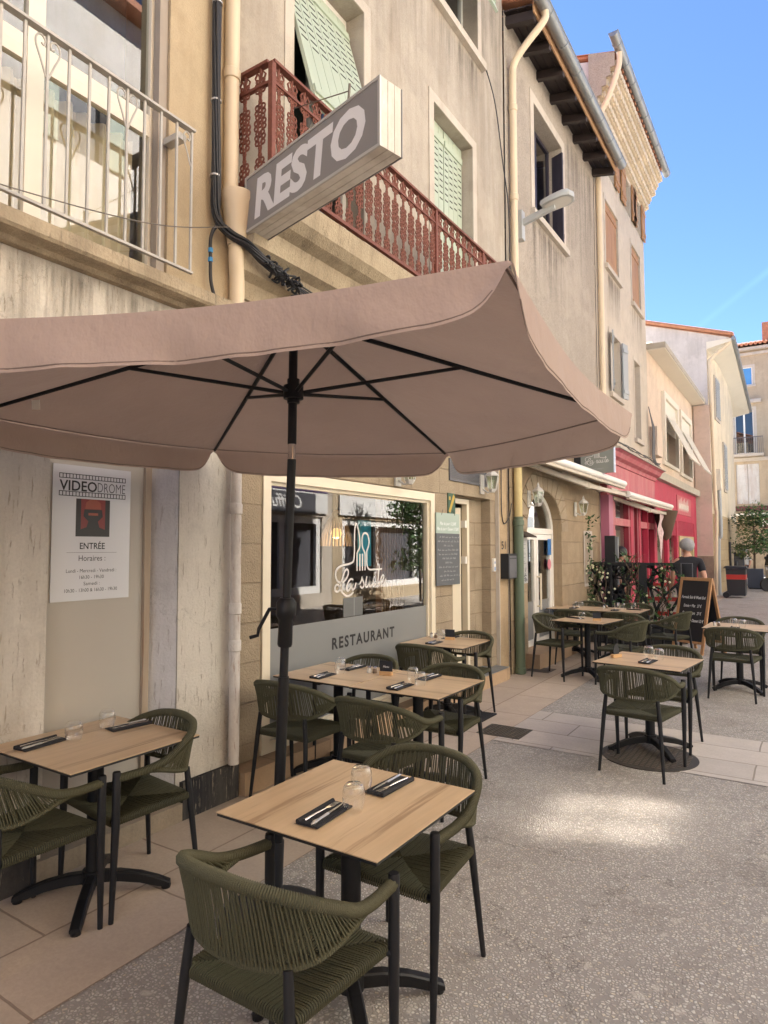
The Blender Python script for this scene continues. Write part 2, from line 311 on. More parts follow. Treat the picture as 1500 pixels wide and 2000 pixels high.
def aggregate(name):
    m_, n, b = new(name); tc = nd(n, 'TexCoord'); v = tc.outputs['Object']
    wob = noise(n, v, 25, 2); ws = nd(n, 'VectorMath', operation='SCALE'); lk(n, wob.outputs['Color'], ws.inputs[0]); ws.inputs['Scale'].default_value = .012; wa = nd(n, 'VectorMath', operation='ADD'); lk(n, v, wa.inputs[0]); lk(n, ws.outputs[0], wa.inputs[1])
    def stones(sc, lo, hi):
        vo = nd(n, 'TexVoronoi', feature='F1'); vo.inputs['Scale'].default_value = sc; vo.inputs['Randomness'].default_value = 1; lk(n, wa.outputs[0], vo.inputs['Vector'])
        ed = nd(n, 'TexVoronoi', feature='DISTANCE_TO_EDGE'); ed.inputs['Scale'].default_value = sc; lk(n, wa.outputs[0], ed.inputs['Vector'])
        sp = nd(n, 'SeparateColor'); lk(n, vo.outputs['Color'], sp.inputs[0])
        return vo, ramp(n, ed.outputs['Distance'], [(lo, 0), (hi, 1)]), sp
    vo, e1, s1 = stones(66, .08, .24)
    pal = ramp(n, s1.outputs[0], [(0, (.26, .235, .205)), (.18, (.43, .395, .35)), (.4, (.51, .475, .42)), (.6, (.39, .36, .325)), (.8, (.55, .52, .47)), (.93, (.47, .40, .30)), (1, (.60, .585, .56))])
    pr_ = ramp(n, s1.outputs[1], [(.12, 0), (.2, 1)])
    mm = nd(n, 'Math', operation='MULTIPLY'); lk(n, e1.outputs[0], mm.inputs[0]); lk(n, pr_.outputs[0], mm.inputs[1])
    big = noise(n, v, .8, 6, .6); mort = mixc(n, big.outputs['Fac'], (.225, .212, .198), (.325, .305, .285))
    fine = noise(n, v, 260, 2, .6); mort = mixc(n, ramp(n, fine.outputs['Fac'], [(.45, 0), (.7, .5)]).outputs[0], mort, (.4, .32, .24))
    col = mixc(n, mm.outputs[0], mort, pal.outputs[0])
    vb, e2, s2 = stones(13, .1, .2); bigs = ramp(n, s2.outputs[1], [(.90, 0), (.91, .75)]); m2 = nd(n, 'Math', operation='MULTIPLY'); lk(n, e2.outputs[0], m2.inputs[0]); lk(n, bigs.outputs[0], m2.inputs[1])
    cen = ramp(n, vb.outputs['Distance'], [(.25, 1), (.4, 0)]); m3 = nd(n, 'Math', operation='MULTIPLY'); lk(n, m2.outputs[0], m3.inputs[0]); lk(n, cen.outputs[0], m3.inputs[1])
    col = mixc(n, m3.outputs[0], col, (.46, .42, .37))
    stn = noise(n, v, 1.7, 7, .65); col = mixc(n, ramp(n, stn.outputs['Fac'], [(.5, 0), (.75, .45)]).outputs[0], col, (.15, .125, .105))
    gv = nd(n, 'TexVoronoi', feature='F1'); gv.inputs['Scale'].default_value = 1.6; lk(n, v, gv.inputs['Vector']); gm = ramp(n, gv.outputs['Distance'], [(.028, .85), (.036, 0)]); col = mixc(n, gm.outputs[0], col, (.05, .05, .055))
    cv = nd(n, 'TexVoronoi', feature='DISTANCE_TO_EDGE'); cv.inputs['Scale'].default_value = .42; cw_ = noise(n, v, 3, 6, .7); cs_ = nd(n, 'VectorMath', operation='SCALE'); cs_.inputs['Scale'].default_value = .6; lk(n, cw_.outputs['Color'], cs_.inputs[0]); ca_ = nd(n, 'VectorMath', operation='ADD'); lk(n, v, ca_.inputs[0]); lk(n, cs_.outputs[0], ca_.inputs[1]); lk(n, ca_.outputs[0], cv.inputs['Vector'])
    col = mixc(n, ramp(n, cv.outputs['Distance'], [(0, .55), (.004, 0)]).outputs[0], col, (.09, .08, .07))
    lk(n, col, b.inputs['Base Color']); b.inputs['Roughness'].default_value = .9; b.inputs['Specular IOR Level'].default_value = .15
    bp = nd(n, 'Bump'); bp.inputs['Strength'].default_value = .6; bp.inputs['Distance'].default_value = .004; lk(n, mm.outputs[0], bp.inputs['Height']); lk(n, bp.outputs[0], b.inputs['Normal'])
    return m_
M = dict(
    plA=plaster('cream render', (.47, .375, .25), (.30, .22, .13), .35, .25, 90, bdist=.004),
    plA2=plaster('peeling cream paint', (.60, .56, .49), (.27, .22, .16), .4, .2, 60, cracks=.6, bdist=.006),
    plB=plaster('sand render', (.43, .38, .315), (.25, .195, .14), .6, .3, 70, bdist=.005),
    plBs=plaster('pale surround', (.52, .465, .395), (.4, .32, .24), .3, .15, 90),
    plC=plaster('rough grey render', (.40, .35, .29), (.30, .25, .2), .35, .55, 42, bdist=.016),
    plD=plaster('smooth beige render', (.52, .46, .38), (.45, .36, .26), .3, .12, 100),
    plE=plaster('peach render', (.64, .52, .41), (.5, .38, .28), .2, .12, 100),
    plF=plaster('grey and shaded white render', (.56, .52, .50), (.3, .27, .25), .5, .2, 60),
    plF2=plaster('yellowish render', (.68, .58, .42), (.42, .33, .22), .4, .2, 60),
    plG=plaster('tan render', (.46, .37, .26), (.28, .22, .15), .4, .2, 40),
    plO=plaster('apricot render', (.80, .755, .69), (.5, .38, .25), .25, .15, 60),
    ledge=plaster('weathered ledge', (.44, .36, .25), (.14, .11, .08), .75, .35, 60, cracks=.35, bdist=.01, blotch=2.5),
    plinth=plaster('black plinth paint', (.03, .03, .034), (.3, .26, .2), .3, .2, 30, cracks=.8),
    sillst=plaster('worn step stone', (.33, .27, .2), (.16, .13, .1), .5, .3, 60),
    panel=simple('painted steel panel', (.42, .385, .33), .42, var=.06, vscale=2, bump=.05, bscale=8),
    stone=blocks('ochre stone', (.46, .37, .255), (.42, .33, .225), (.37, .28, .18), .62, .29, ('Y', 'Z'), .008, .5, .9, nb=.55, gdist=.02),
    stonej=blocks('ochre stone jamb', (.46, .37, .255), (.42, .33, .225), (.28, .2, .12), .9, .31, ('X', 'Z'), .008, .5, .9, nb=.55, gdist=.02),
    steptile=blocks('terracotta step tile', (.50, .35, .22), (.46, .32, .2), (.3, .2, .12), .62, .30, ('Y', 'Z'), .006, .0, .3, nb=.25),
    pave=blocks('sandstone slabs', (.52, .42, .33), (.45, .365, .285), (.25, .19, .145), .84, .475, ('Y', 'X'), .007, .37, .35, nb=.3, squash=1.0, gdist=.005),
    pave2=blocks('grey slabs', (.55, .49, .43), (.49, .435, .385), (.24, .205, .17), .93, .395, ('X', 'Y'), .007, .4, .35, nb=.3, gdist=.005),
    agg=aggregate('exposed aggregate'),
    white=simple('white lacquer', (.78, .75, .68), .35, var=.05), rail=simple('grey white paint', (.43, .41, .375), .5, var=.12, vscale=14, bump=.15, bscale=50),
    cream=simple('cream frame', (.70, .62, .47), .38, var=.04), frameA=simple('ivory window frame', (.72, .66, .55), .4, var=.05),
    redmetal=simple('rust red iron', (.165, .05, .03), .65, var=.4, vscale=30, bump=.3, bscale=80), darkrail=simple('rusted dark rail', (.085, .04, .03), .6, var=.3, vscale=20),
    green=simple('pale green shutter', (.41, .47, .37), .5, var=.06, vscale=4), brownsh=woodmat('orange brown shutter', (.44, .25, .11), (.36, .19, .08), (.2, .09, .04), 2, .8, .6),
    greysh=simple('grey shutter', (.34, .36, .37), .5), purple=simple('dark plum shutter', (.035, .03, .045), .45),
    pipe=simple('cream pipe', (.64, .52, .36), .45, var=.06, vscale=5), pipew=plaster('flaking white pipe', (.62, .58, .53), (.25, .13, .07), .5, .1, 60, cracks=.5, bdist=.002),
    pipey=plaster('yellow pipe', (.62, .5, .25), (.3, .22, .1), .3, .1, 60), gpipe=simple('green pipe', (.10, .135, .085), .45, var=.1, vscale=6),
    zinc=simple('zinc', (.27, .29, .30), .42, .55, var=.12, vscale=3), tile=simple('clay tile', (.42, .19, .11), .85, var=.35, vscale=6, bump=.3, bscale=30),
    darkwood=simple('dark stained wood', (.028, .019, .018), .6, var=.3, vscale=8), gen=plaster('genoise lime', (.62, .53, .40), (.4, .32, .23), .2, .1, 80),
    soffit=simple('white soffit', (.68, .63, .53), .7, var=.05), concrete=simple('concrete slab', (.40, .36, .29), .85, var=.2, vscale=4, bump=.3, bscale=20),
    pink=plaster('faded pink paint', (.45, .115, .135), (.55, .3, .28), .55, .03, 60, rough=.55, bdist=.001, blotch=1.6), red=plaster('crimson paint', (.42, .03, .065), (.5, .1, .12), .3, .03, 60, rough=.5, bdist=.001),
    mauve=simple('mauve pilaster', (.40, .13, .20), .5, var=.1), darkred=simple('dark red paint', (.24, .015, .03), .45, var=.15),
    glass=glassmat('window glass', (.86, .9, .88), .85, .06), glassd=glassmat('upper window glass', (.8, .85, .83), .8, .10), frost=simple('frosted film', (.20, .205, .20), .38, spec=.5, var=.03),
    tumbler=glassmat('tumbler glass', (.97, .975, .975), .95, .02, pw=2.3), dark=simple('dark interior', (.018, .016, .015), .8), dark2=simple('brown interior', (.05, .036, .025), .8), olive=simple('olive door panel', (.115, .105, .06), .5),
    curtain=simple('cream curtain', (.66, .54, .38), .9, var=.1), blinds=simple('grey blind', (.32, .28, .23), .7),
    black=simple('black powder coat', (.006, .006, .007), .5, spec=.35), anth=simple('anthracite metal', (.011, .011, .0125), .5, spec=.35), rope=simple('olive rope', (.055, .053, .026), .78, var=.3, vscale=70, bump=.4, bscale=300), rope2=simple('olive rope wrap', (.066, .063, .031), .7, var=.25, vscale=60, bump=.4, bscale=300), ropeu=simple('dark webbing', (.010, .010, .007), .9),
    top=woodmat('oak laminate', (.62, .455, .285), (.52, .365, .215), (.27, .165, .09), 1, .42, .36), edge=simple('black table edge', (.012, .012, .012), .5), block=simple('light wood block', (.55, .33, .15), .5),
    napkin=simple('black napkin', (.014, .014, .017), .85, bump=.2, bscale=200), steel=simple('polished steel', (.72, .72, .72), .16, 1.), chrome=simple('chrome', (.8, .8, .8), .08, 1.),
    canopy=fabric('taupe canvas', (.415, .318, .272), .21), seam=simple('canopy seam', (.20, .15, .125), .85), cbase=simple('black base', (.018, .018, .02), .6, bump=.2, bscale=60),
    cable=simple('black cable', (.012, .013, .017), .5), blue=simple('blue connector', (.03, .23, .5), .5), wire=simple('steel wire', (.16, .14, .12), .5, .6),
    signg=simple('grey sign face', (.215, .205, .205), .45, var=.04), signw=simple('grey white lettering', (.66, .65, .66), .45), signs=simple('aluminium trim', (.46, .45, .44), .4, .4), signl=plaster('grimy white sign side', (.66, .63, .57), (.25, .19, .13), .35, .05, 40, rough=.4, bdist=.001),
    poster=simple('glossy white panel', (.62, .62, .64), .16, spec=.5), ink=simple('black ink', (.012, .012, .013), .5), artred=simple('art red', (.20, .012, .008), .35), artdark=simple('art maroon', (.014, .004, .004), .35), artor=simple('art orange', (.28, .05, .02), .35),
    decal=simple('white decal', (.62, .59, .55), .5), slate=simple('slate', (.085, .092, .098), .5, var=.15, vscale=4), slateg=simple('sage header', (.34, .42, .36), .5), chalk=simple('chalk', (.8, .8, .8), .9), chalk2=simple('pale chalk', (.36, .37, .38), .9),
    board=simple('blackboard', (.012, .013, .018), .55), pine=woodmat('pine frame', (.50, .27, .12), (.42, .22, .1), (.3, .15, .07), 2, 1., .5),
    awn=simple('white awning tube', (.80, .77, .70), .4), awnc=simple('beige awning arm', (.48, .42, .33), .5), awnf=fabric('awning canvas', (.55, .50, .43), .25), lampw=plaster('white lantern paint', (.62, .6, .56), (.4, .36, .3), .3, .1, 60, rough=.5, bdist=.001), lantern=glassmat('lantern glass', (.75, .82, .75), .8, .1), lampg=simple('street lamp grey', (.40, .41, .40), .45), lens=simple('lamp lens', (.60, .58, .53), .25),
    leaf=simple('leaf green', (.055, .12, .028), .5, var=.4, vscale=9), leafd=simple('dark leaf', (.03, .07, .02), .5, var=.4, vscale=9), leafy=simple('olive leaf', (.075, .105, .032), .6, var=.4, vscale=5), flower=simple('cream blossom', (.62, .60, .38), .7), bark=simple('bark', (.1, .07, .045), .9), plum=simple('planter black', (.014, .014, .015), .6), slateblue=simple('slate planter', (.045, .055, .08), .6), bin=simple('bin plastic', (.022, .023, .026), .45, var=.1), binred=simple('bin red', (.42, .03, .02), .5),
    skin=simple('skin', (.52, .27, .18), .55), shirt=simple('black t shirt', (.012, .012, .016), .85, bump=.3, bscale=30), hairg=simple('grey hair', (.34, .33, .32), .7, var=.3, vscale=60, bump=.6, bscale=120), hairb=simple('dark hair', (.015, .012, .011), .5, bump=.4, bscale=120), jean=simple('dark trousers', (.03, .035, .05), .85), wshirt=simple('white shirt', (.72, .72, .72), .85), eye=simple('eye', (.02, .015, .012), .3),
    grate=simple('cast iron', (.075, .066, .055), .55, .4, bump=.3, bscale=80), mirrorsky=simple('sky reflection pane', (.1, .3, .6), .15), rustwhite=plaster('rusty white shutter', (.58, .57, .55), (.32, .16, .08), .6, .1, 40, rough=.6), maroon=simple('maroon sign', (.10, .024, .024), .5), shopwhite=simple('white shop front', (.78, .76, .72), .5), purpleb=simple('purple fascia', (.16, .11, .24), .5), graph=simple('graphite', (.09, .09, .1), .5), wick=woodmat('wicker', (.3, .2, .1), (.24, .15, .07), (.1, .06, .03), 2, .5, .7), bulb=emit('lamp bulb', (1, .55, .17), .16), teal=simple('teal artwork', (.02, .3, .42), .5), yellow=simple('yellow plastic', (.6, .5, .03), .5), bluec=simple('blue sticker', (.03, .16, .42), .4), goldc=simple('mustard', (.45, .3, .03), .5), dgreen=simple('dark green sign', (.015, .07, .035), .5), pinkc=simple('pink sticker', (.6, .2, .25), .5), yew=simple('rose red cloth', (.5, .05, .04), .7),
)

def stainmat():
    m_, n, b = new('rain stain'); out = n.nodes['Material Output']; tc = nd(n, 'TexCoord'); b.inputs['Base Color'].default_value = (.07, .055, .04, 1); b.inputs['Roughness'].default_value = .95
    s_ = noise(n, tc.outputs['Object'], 9, 8, .7, (1, 1, .05)); sp = nd(n, 'SeparateXYZ'); lk(n, tc.outputs['Generated'], sp.inputs[0])
    g0 = ramp(n, sp.outputs[2], [(0, 0), (.5, .3), (.93, .95), (1, .35)]); g1 = ramp(n, sp.outputs[1], [(0, 0), (.09, 1), (.91, 1), (1, 0)]); g = nd(n, 'Math', operation='MULTIPLY'); lk(n, g0.outputs[0], g.inputs[0]); lk(n, g1.outputs[0], g.inputs[1])
    r_ = ramp(n, s_.outputs['Fac'], [(.42, 0), (.72, .8)]); a = nd(n, 'Math', operation='MULTIPLY'); lk(n, g.outputs[0], a.inputs[0]); lk(n, r_.outputs[0], a.inputs[1])
    t = nd(n, 'BsdfTransparent'); mx = nd(n, 'MixShader'); lk(n, a.outputs[0], mx.inputs[0]); lk(n, t.outputs[0], mx.inputs[1]); lk(n, b.outputs[0], mx.inputs[2]); lk(n, mx.outputs[0], out.inputs[0]); return m_
M['stain'] = stainmat()
def stain(p, fr, u0, u1, v0, v1, w=.003):
    MB().quad(fr.p(u0, v0, w), fr.p(u1, v0, w), fr.p(u1, v1, w), fr.p(u0, v1, w)).build('rain_stain', M['stain'], p, recalc=False)

# ================================================================== the ground
def sheet(name, x0, x1, y0, y1, z, mat):
    o = MB().quad((x0, y0, z), (x1, y0, z), (x1, y1, z), (x0, y1, z)).build(name, mat, recalc=False); o['kind'] = 'structure'; return o
sheet('street', -150, 150, -100, 200, 0, M['agg'])
sheet('stone_pavement', -3.45, -2.385, -8, 25.5, .004, M['pave'])
sheet('paving_band', -2.385, 4.3, 5.44, 6.65, .0045, M['pave2'])

# ================================================================== houses
def body(p, y0, y1, xf, ze, wm, rm, slope=.33, over=.35, xb=-13.0, xr=-8.0, eave=True):
    y0 += .006; y1 -= .006; zr = ze + (xf - xr) * slope; zb = zr - (xr - xb) * slope; mb = MB()
    for y in (y0, y1): mb.quad((xf - .02, y, 0), (xf - .02, y, ze), (xr, y, zr), (xb, y, zb), (xb, y, 0))
    mb.quad((xb, y0, 0), (xb, y1, 0), (xb, y1, zb), (xb, y0, zb)); mb.build('side_walls', wm, p, recalc=False)
    r = MB()
    for k in range(2):
        z = .03 + .12 * k
        r.quad((xf + over, y0, ze - over * slope + z), (xf + over, y1, ze - over * slope + z), (xr, y1, zr + z), (xr, y0, zr + z)); r.quad((xb, y0, zb + z), (xb, y1, zb + z), (xr, y1, zr + z), (xr, y0, zr + z))
    n = int((y1 - y0) / .22); vs = (xf + over, ze - over * slope + .15)
    for i in range(n):
        y = y0 + (i + .5) * (y1 - y0) / n; r.tube([(vs[0] + .03, y, vs[1] - .01), (xr, y, zr + .15)], .085, 6)
    r.build('roof', rm, p, recalc=False)
def window(p, fr, u0, u1, v0, v1, w, fm, gm, cols=2, rows=(), t=.055, name='window', curtain=None, dep=.05, back=True):
    mb = MB().frame(fr, u0, u1, v0, v1, t, w, w + dep)
    for i in range(1, cols):
        uu = u0 + (u1 - u0) * i / cols; mb.fbox(fr, uu - t * .8, uu + t * .8, v0 + t, v1 - t, w + .002, w + dep + .004)
    for rr in rows: mb.fbox(fr, u0 + t, u1 - t, rr - t * .6, rr + t * .6, w + .004, w + dep - .004)
    o = mb.build(name, fm, p)
    MB().quad(fr.p(u0 + t, v0 + t, w + dep * .5), fr.p(u1 - t, v0 + t, w + dep * .5), fr.p(u1 - t, v1 - t, w + dep * .5), fr.p(u0 + t, v1 - t, w + dep * .5)).build('pane', gm, o, recalc=False)
    if curtain:
        a, b, c, d = curtain
        MB().grid(lambda s, q: fr.p(a + (b - a) * s, c + (d - c) * q, w - .12 + .035 * sin(s * (b - a) * 55) + .01 * sin(s * 17 + q * 3)), 90, 2).build('curtain', M['curtain'], o, smooth=True, recalc=False)
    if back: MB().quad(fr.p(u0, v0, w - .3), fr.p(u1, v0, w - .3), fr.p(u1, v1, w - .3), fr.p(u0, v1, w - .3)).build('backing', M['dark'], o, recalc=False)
    return o
def surround(p, fr, u0, u1, v0, v1, t, mat, sill=True, w=.012):
    mb = MB(); mb.fbox(fr, u0 - t, u0, v0, v1, 0.001, w); mb.fbox(fr, u1, u1 + t, v0, v1, .001, w); mb.fbox(fr, u0 - t, u1 + t, v1, v1 + t, .001, w)
    o = mb.build('window_surround', mat, p)
    if sill: MB().fbox(fr, u0 - t * 1.2, u1 + t * 1.2, v0 - .1, v0, -.2, .07).build('sill', mat, p)
    return o
def slats(mb, fr, u0, u1, v0, v1, w0, w1, n):
    for i in range(n):
        a = v0 + (v1 - v0) * (i + .1) / n; b = v0 + (v1 - v0) * (i + .9) / n; mb.fbox(fr, u0, u1, a, b, w0, w1)
    return mb
def shutter(p, fr, u0, u1, v0, v1, w, mat, leaves=2, boards=5, slots=True, name='shutter', rails=True):
    du = (u1 - u0) / leaves
    for k in range(leaves):
        mb = MB(); a = u0 + du * k + .008; b = a + du - .016; bw = (b - a) / boards
        for i in range(boards): mb.fbox(fr, a + bw * i + .003, a + bw * (i + 1) - .003, v0, v1, w, w + .032)
        mb.fbox(fr, a + .01, b - .01, v0 + .005, v1 - .005, w + .004, w + .024)
        if rails:
            for vv in (v0 + .12, v1 - .2): mb.fbox(fr, a + .01, b - .01, vv, vv + .08, w + .03, w + .048)
        o = mb.build(name, mat, p)
        if slots:
            sl_ = MB()
            for i in range(boards):
                for j in range(9):
                    c = a + bw * (i + .5); z = v1 - .25 - j * .075 - (i % 2) * .03
                    if z < v0 + .3: continue
                    sl_.fbox(fr, c - bw * .3, c + bw * .3, z, z + .014, w + .0325, w + .0345)
            sl_.build('slots', M['dark'], o)
def downpipe(p, pts, r, mat, name='drainpipe', collars=()):
    o = MB().tube(spline(pts, 6) if len(pts) > 2 else pts, r, 14).build(name, mat, p, smooth=True)
    for z in collars:
        q = pts[0]; MB().lathe([(r, -.05), (r * 1.18, -.045), (r * 1.18, .02), (r, .03)], (q[0], q[1], z), 14).build('collar', mat, o, smooth=True)
    return o

# ---------------------------------------------------------------- house with the white balcony rail (nearest, left)
A = thing('house', 'nearest cream house with a grey white window rail and peeling painted shopfront pilasters', 'building', (-3.35, 1, 0))
fA = street(-3.35)
MB().wall(fA, -6, 3.2, 3.25, 9.6, [(1.03, 2.64, 3.34, 6.2)], .30).build('wall', M['plA'], A, recalc=False)
MB().wall(fA, -6, 3.28, 0, 3.25, [(1.92, 2.77, .1, 2.62)], .10).build('shopfront_wall', M['plA2'], A, recalc=False)
MB().fbox(fA, 1.92, 2.555, .115, 2.62, -.099, -.075).build('door_panel', M['panel'], A)
mb = MB().fbox(fA, 2.557, 2.60, .115, 2.62, -.099, -.055); mb.fbox(fA, 2.603, 2.612, .115, 2.62, -.099, -.07); mb.build('door_trim', woodmat('worn trim wood', (.42, .36, .28), (.36, .28, .2), (.2, .1, .05), 2, .6, .7), A)
MB().add([fA.p(2.614, .115, -.095), fA.p(2.765, .115, -.004), fA.p(2.765, 2.62, -.004), fA.p(2.614, 2.62, -.095)], [(0, 1, 2, 3)]).build('splayed_reveal', plaster('greyed white paint', (.47, .455, .46), (.28, .25, .23), .3, .15, 60, cracks=.5), A, recalc=False)
MB().fbox(fA, 1.86, 2.80, 0, .113, -.11, .035).build('door_step', M['sillst'], A)
mb = MB().fbox(fA, -6, 1.858, 0, .30, .001, .035); mb.fbox(fA, 2.802, 3.28, 0, .235, .001, .035); mb.build('plinth', M['plinth'], A)
MB().profile(fA, [(-.02, 3.235), (.05, 3.235), (.075, 3.255), (.17, 3.26), (.185, 3.275), (.185, 3.345), (-.02, 3.37)], -6, 3.17).build('ledge', M['ledge'], A)
wA = window(A, fA, 1.04, 2.62, 3.375, 6.2, -.14, M['frameA'], M['glassd'], 2, (4.43, 4.36), .058, curtain=(1.06, 2.55, 3.4, 4.34))
MB().fbox(fA, 2.575, 2.637, 3.375, 6.2, -.075, -.02).build('shutter_edge', simple('grey weathered wood', (.33, .28, .23), .8, var=.2), A)
rl = MB().fbox(fA, -.6, 2.70, 4.33, 4.345, .145, .19); rl.fbox(fA, -.6, 2.70, 3.415, 3.43, .155, .18)
rl = rl.build('railing', M['rail'], A)
us = [2.685 - i * .1165 for i in range(28)]
for i, u in enumerate(us):
    MB().fbox(fA, u - .0065, u + .0065, 3.432, 4.328, .161, .174).build('bar', M['rail'], rl)
    if i in (0, 4, 8, 12, 16):
        for sg in (-1, 1):
            if i == 0 and sg > 0: continue
            pts = [(u + sg * .006, 4.10), (u + sg * .035, 4.18), (u + sg * .062, 4.25), (u + sg * .058, 4.295), (u + sg * .035, 4.31), (u + sg * .014, 4.29), (u + sg * .02, 4.262), (u + sg * .034, 4.27)]
            MB().tube(spline([fA.p(a, b, .1675) for a, b in pts], 5), .0052, 6).build('scroll', M['rail'], rl, smooth=True)
MB().fbox(fA, 2.60, 2.66, 4.26, 4.30, .0, .145).build('bracket', M['signs'], A)
stain(A, fA, -1.5, 3.15, 2.35, 3.234)
body(A, -6, 3.2, -3.35, 9.6, M['plA'], M['tile'])

# ---------------------------------------------------------------- restaurant house
B = thing('house', 'sand coloured house with a rust red iron balcony above the restaurant window', 'building', (-3.4, 5.5, 0))
fB = street(-3.38); fb = street(-3.45)
hB = [(3.87, 4.87, 4.25, 6.78), (6.25, 7.27, 4.4, 6.73), (6.3, 7.46, 8.02, 9.6), (3.87, 4.87, 8.02, 9.6)]
MB().wall(fB, 3.2, 8.3, 3.2, 10.7, hB, .26).build('wall', M['plB'], B, recalc=False)
for h in hB[:3]: surround(B, fB, h[0], h[1], h[2], h[3], .11, M['plBs'], h is hB[2])
for i, h in enumerate(hB): window(B, fB, h[0], h[1], h[2], h[3], -.25, M['white'], M['glassd'], 2)
MB().wall(fb, 3.28, 8.05, .16, 3.2, [(3.62, 6.35, .16, 2.31, .08), (6.78, 7.87, .16, 2.33, .13)], .1).build('stone_cladding', blocks('ochre stone ', (.46, .37, .255), (.42, .33, .225), (.38, .30, .205), .62, .29, ('XY', 'Z'), .008, .5, .9, nb=.55, gdist=.02), B, recalc=False)
MB().wall(fb, 6.775, 7.875, .16, 2.335, [(6.84, 7.5, .16, 2.31, .12)], .1, w=-.13).build('recess_wall', M['stone'], B, recalc=False)
MB().wall(street(-3.40), 8.05, 8.33, .0, 3.2, [], .1).build('patched_wall', plaster('patched render', (.46, .34, .21), (.24, .17, .1), .6, .4, 40, cracks=.3, bdist=.012), B, recalc=False)
MB().fbox(fb, 8.03, 8.052, 0, 3.2, -.3, .05).build('wall_edge', M['plBs'], B)
MB().fbox(fb, 3.30, 8.05, 0, .158, -.3, .175).build('step', M['steptile'], B)
MB().fbox(fb, 6.78, 8.0, .1585, .170, -.2, .182).build('step_nosing', M['zinc'], B)
MB().profile(fB, [(0, 3.2), (-.3, 3.2), (-.3, 3.1), (-.07, 3.1)], 3.2, 8.3).build('soffit_strip', M['stone'], B)
win = MB().frame(fb, 3.63, 6.34, .162, 2.30, .085, -.075, .012); win.frame(fb, 3.715, 6.255, .247, 2.215, .028, -.07, -.02)
win = win.build('shop_window', M['cream'], B)
MB().quad(fb.p(3.74, .27, -.045), fb.p(6.23, .27, -.045), fb.p(6.23, 2.19, -.045), fb.p(3.74, 2.19, -.045)).build('pane', M['glass'], win, recalc=False)
MB().fbox(fb, 3.743, 6.227, .275, 1.075, -.0435, -.041).build('frosted_film', M['frost'], win)
put_text(MB(), fb, 'RESTAURANT', .17, 5.06, .82, -.0395, bold=.03, spacing=1.25, width=1.02, sy=.8).build('lettering', M['ink'], win, recalc=False)
LOGO = [[(490,1130),(470,1180),(400,1215),(260,1245),(185,1300),(160,1400),(180,1500),(230,1555),(300,1545),(360,1470),(388,1380),(370,1318),(330,1340),(290,1440),(260,1560),(240,1650),(215,1710),(175,1715),(150,1680),(160,1610),(200,1590),(235,1650),(270,1730),(330,1800),(390,1818),(440,1795),(475,1760)],
 [(490,1130),(500,1000),(500,800),(505,600),(515,490),(530,440),(550,470),(580,580),(600,720),(605,860),(590,930),(560,990),(550,1050),(550,1340)],[(605,1040),(605,1340)],[(655,1040),(655,1340)],
 [(705,1340),(705,1050),(690,980),(655,890),(645,780),(655,680),(680,630),(715,618),(755,650),(780,730),(785,820),(765,900),(740,980),(740,1100),(740,1220),(760,1300),(800,1340),(900,1342),(1045,1340)],
 [(1000,1260),(985,1400),(970,1530),(963,1620),(975,1672),(1015,1650)],[(470,1515),(430,1505),(385,1560),(358,1640),(365,1712),(395,1712),(435,1650),(465,1560),(475,1510),(460,1600),(453,1680),(472,1712),(500,1680),(528,1590)],
 [(605,1600),(635,1545),(648,1480),(660,1540),(682,1610),(680,1660),(645,1692),(618,1660)],[(740,1485),(722,1580),(715,1655),(738,1682),(772,1640),(800,1540),(808,1485),(796,1580),(797,1660),(818,1675),(848,1640)],
 [(890,1490),(870,1580),(862,1650),(882,1675),(918,1640)],[(897,1412),(895,1428)],[(1020,1600),(1070,1560),(1092,1500),(1072,1468),(1038,1520),(1020,1600),(1032,1662),(1070,1662),(1105,1620),(1127,1560)]]
def logo(fr, u, v, su, sv, wd, w0):
    mb = MB()
    for i, st in enumerate(LOGO): mb.ribbon(fr, [(u + (x - 640) * su, v - (y - 1250) * sv) for x, y in st], wd, w0, w0 + .0008 + i * .00005)
    return mb
logo(fb, 5.005, 1.538, .000838, .000478, .0175, -.043).build('logo', M['decal'], win, recalc=False)
mb = MB().fbox(fb, 4.72, 5.02, 1.08, 1.25, -.0435, -.042); mb = mb.build('menu_sheet', simple('grey sheet', (.12, .125, .12), .4), win)
MB().fbox(fb, 4.88, 4.885, 1.085, 1.245, -.0418, -.041).build('sheet_rule', M['chalk2'], mb)
dr = MB().frame(fb, 6.845, 7.495, .172, 2.305, .06, -.20, -.125, bottom=False).build('door', M['cream'], B)
hx, hy = -3.66, 7.40; ang = R(28); fD = Fr((hx, hy, 0), (-sin(ang), -cos(ang), 0), (cos(ang), -sin(ang), 0))
dl = MB().frame(fD, 0, .53, .18, 2.2, .13, -.03, .02).build('door_leaf', M['cream'], dr)
MB().fbox(fD, .12, .42, .30, 2.08, -.012, .008).build('door_glass', M['olive'], dl)
for z in (.5, 1.5, 1.95): MB().fbox(fb, 7.395, 7.435, z, z + .09, -.20, -.13).build('hinge', M['white'], dr)
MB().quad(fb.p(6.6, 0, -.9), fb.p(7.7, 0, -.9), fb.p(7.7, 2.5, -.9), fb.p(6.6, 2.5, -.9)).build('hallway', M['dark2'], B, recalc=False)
gr = MB(); slats(gr, fb, 6.72, 7.72, 2.50, 2.72, -.02, .01, 12); gr.frame(fb, 6.70, 7.74, 2.48, 2.74, .02, -.02, .018); gr = gr.build('vent_grille', M['graph'], B)
MB().fbox(fb, 3.5, 6.4, 2.78, 3.12, .0, .13).build('shutter_box', M['soffit'], B)
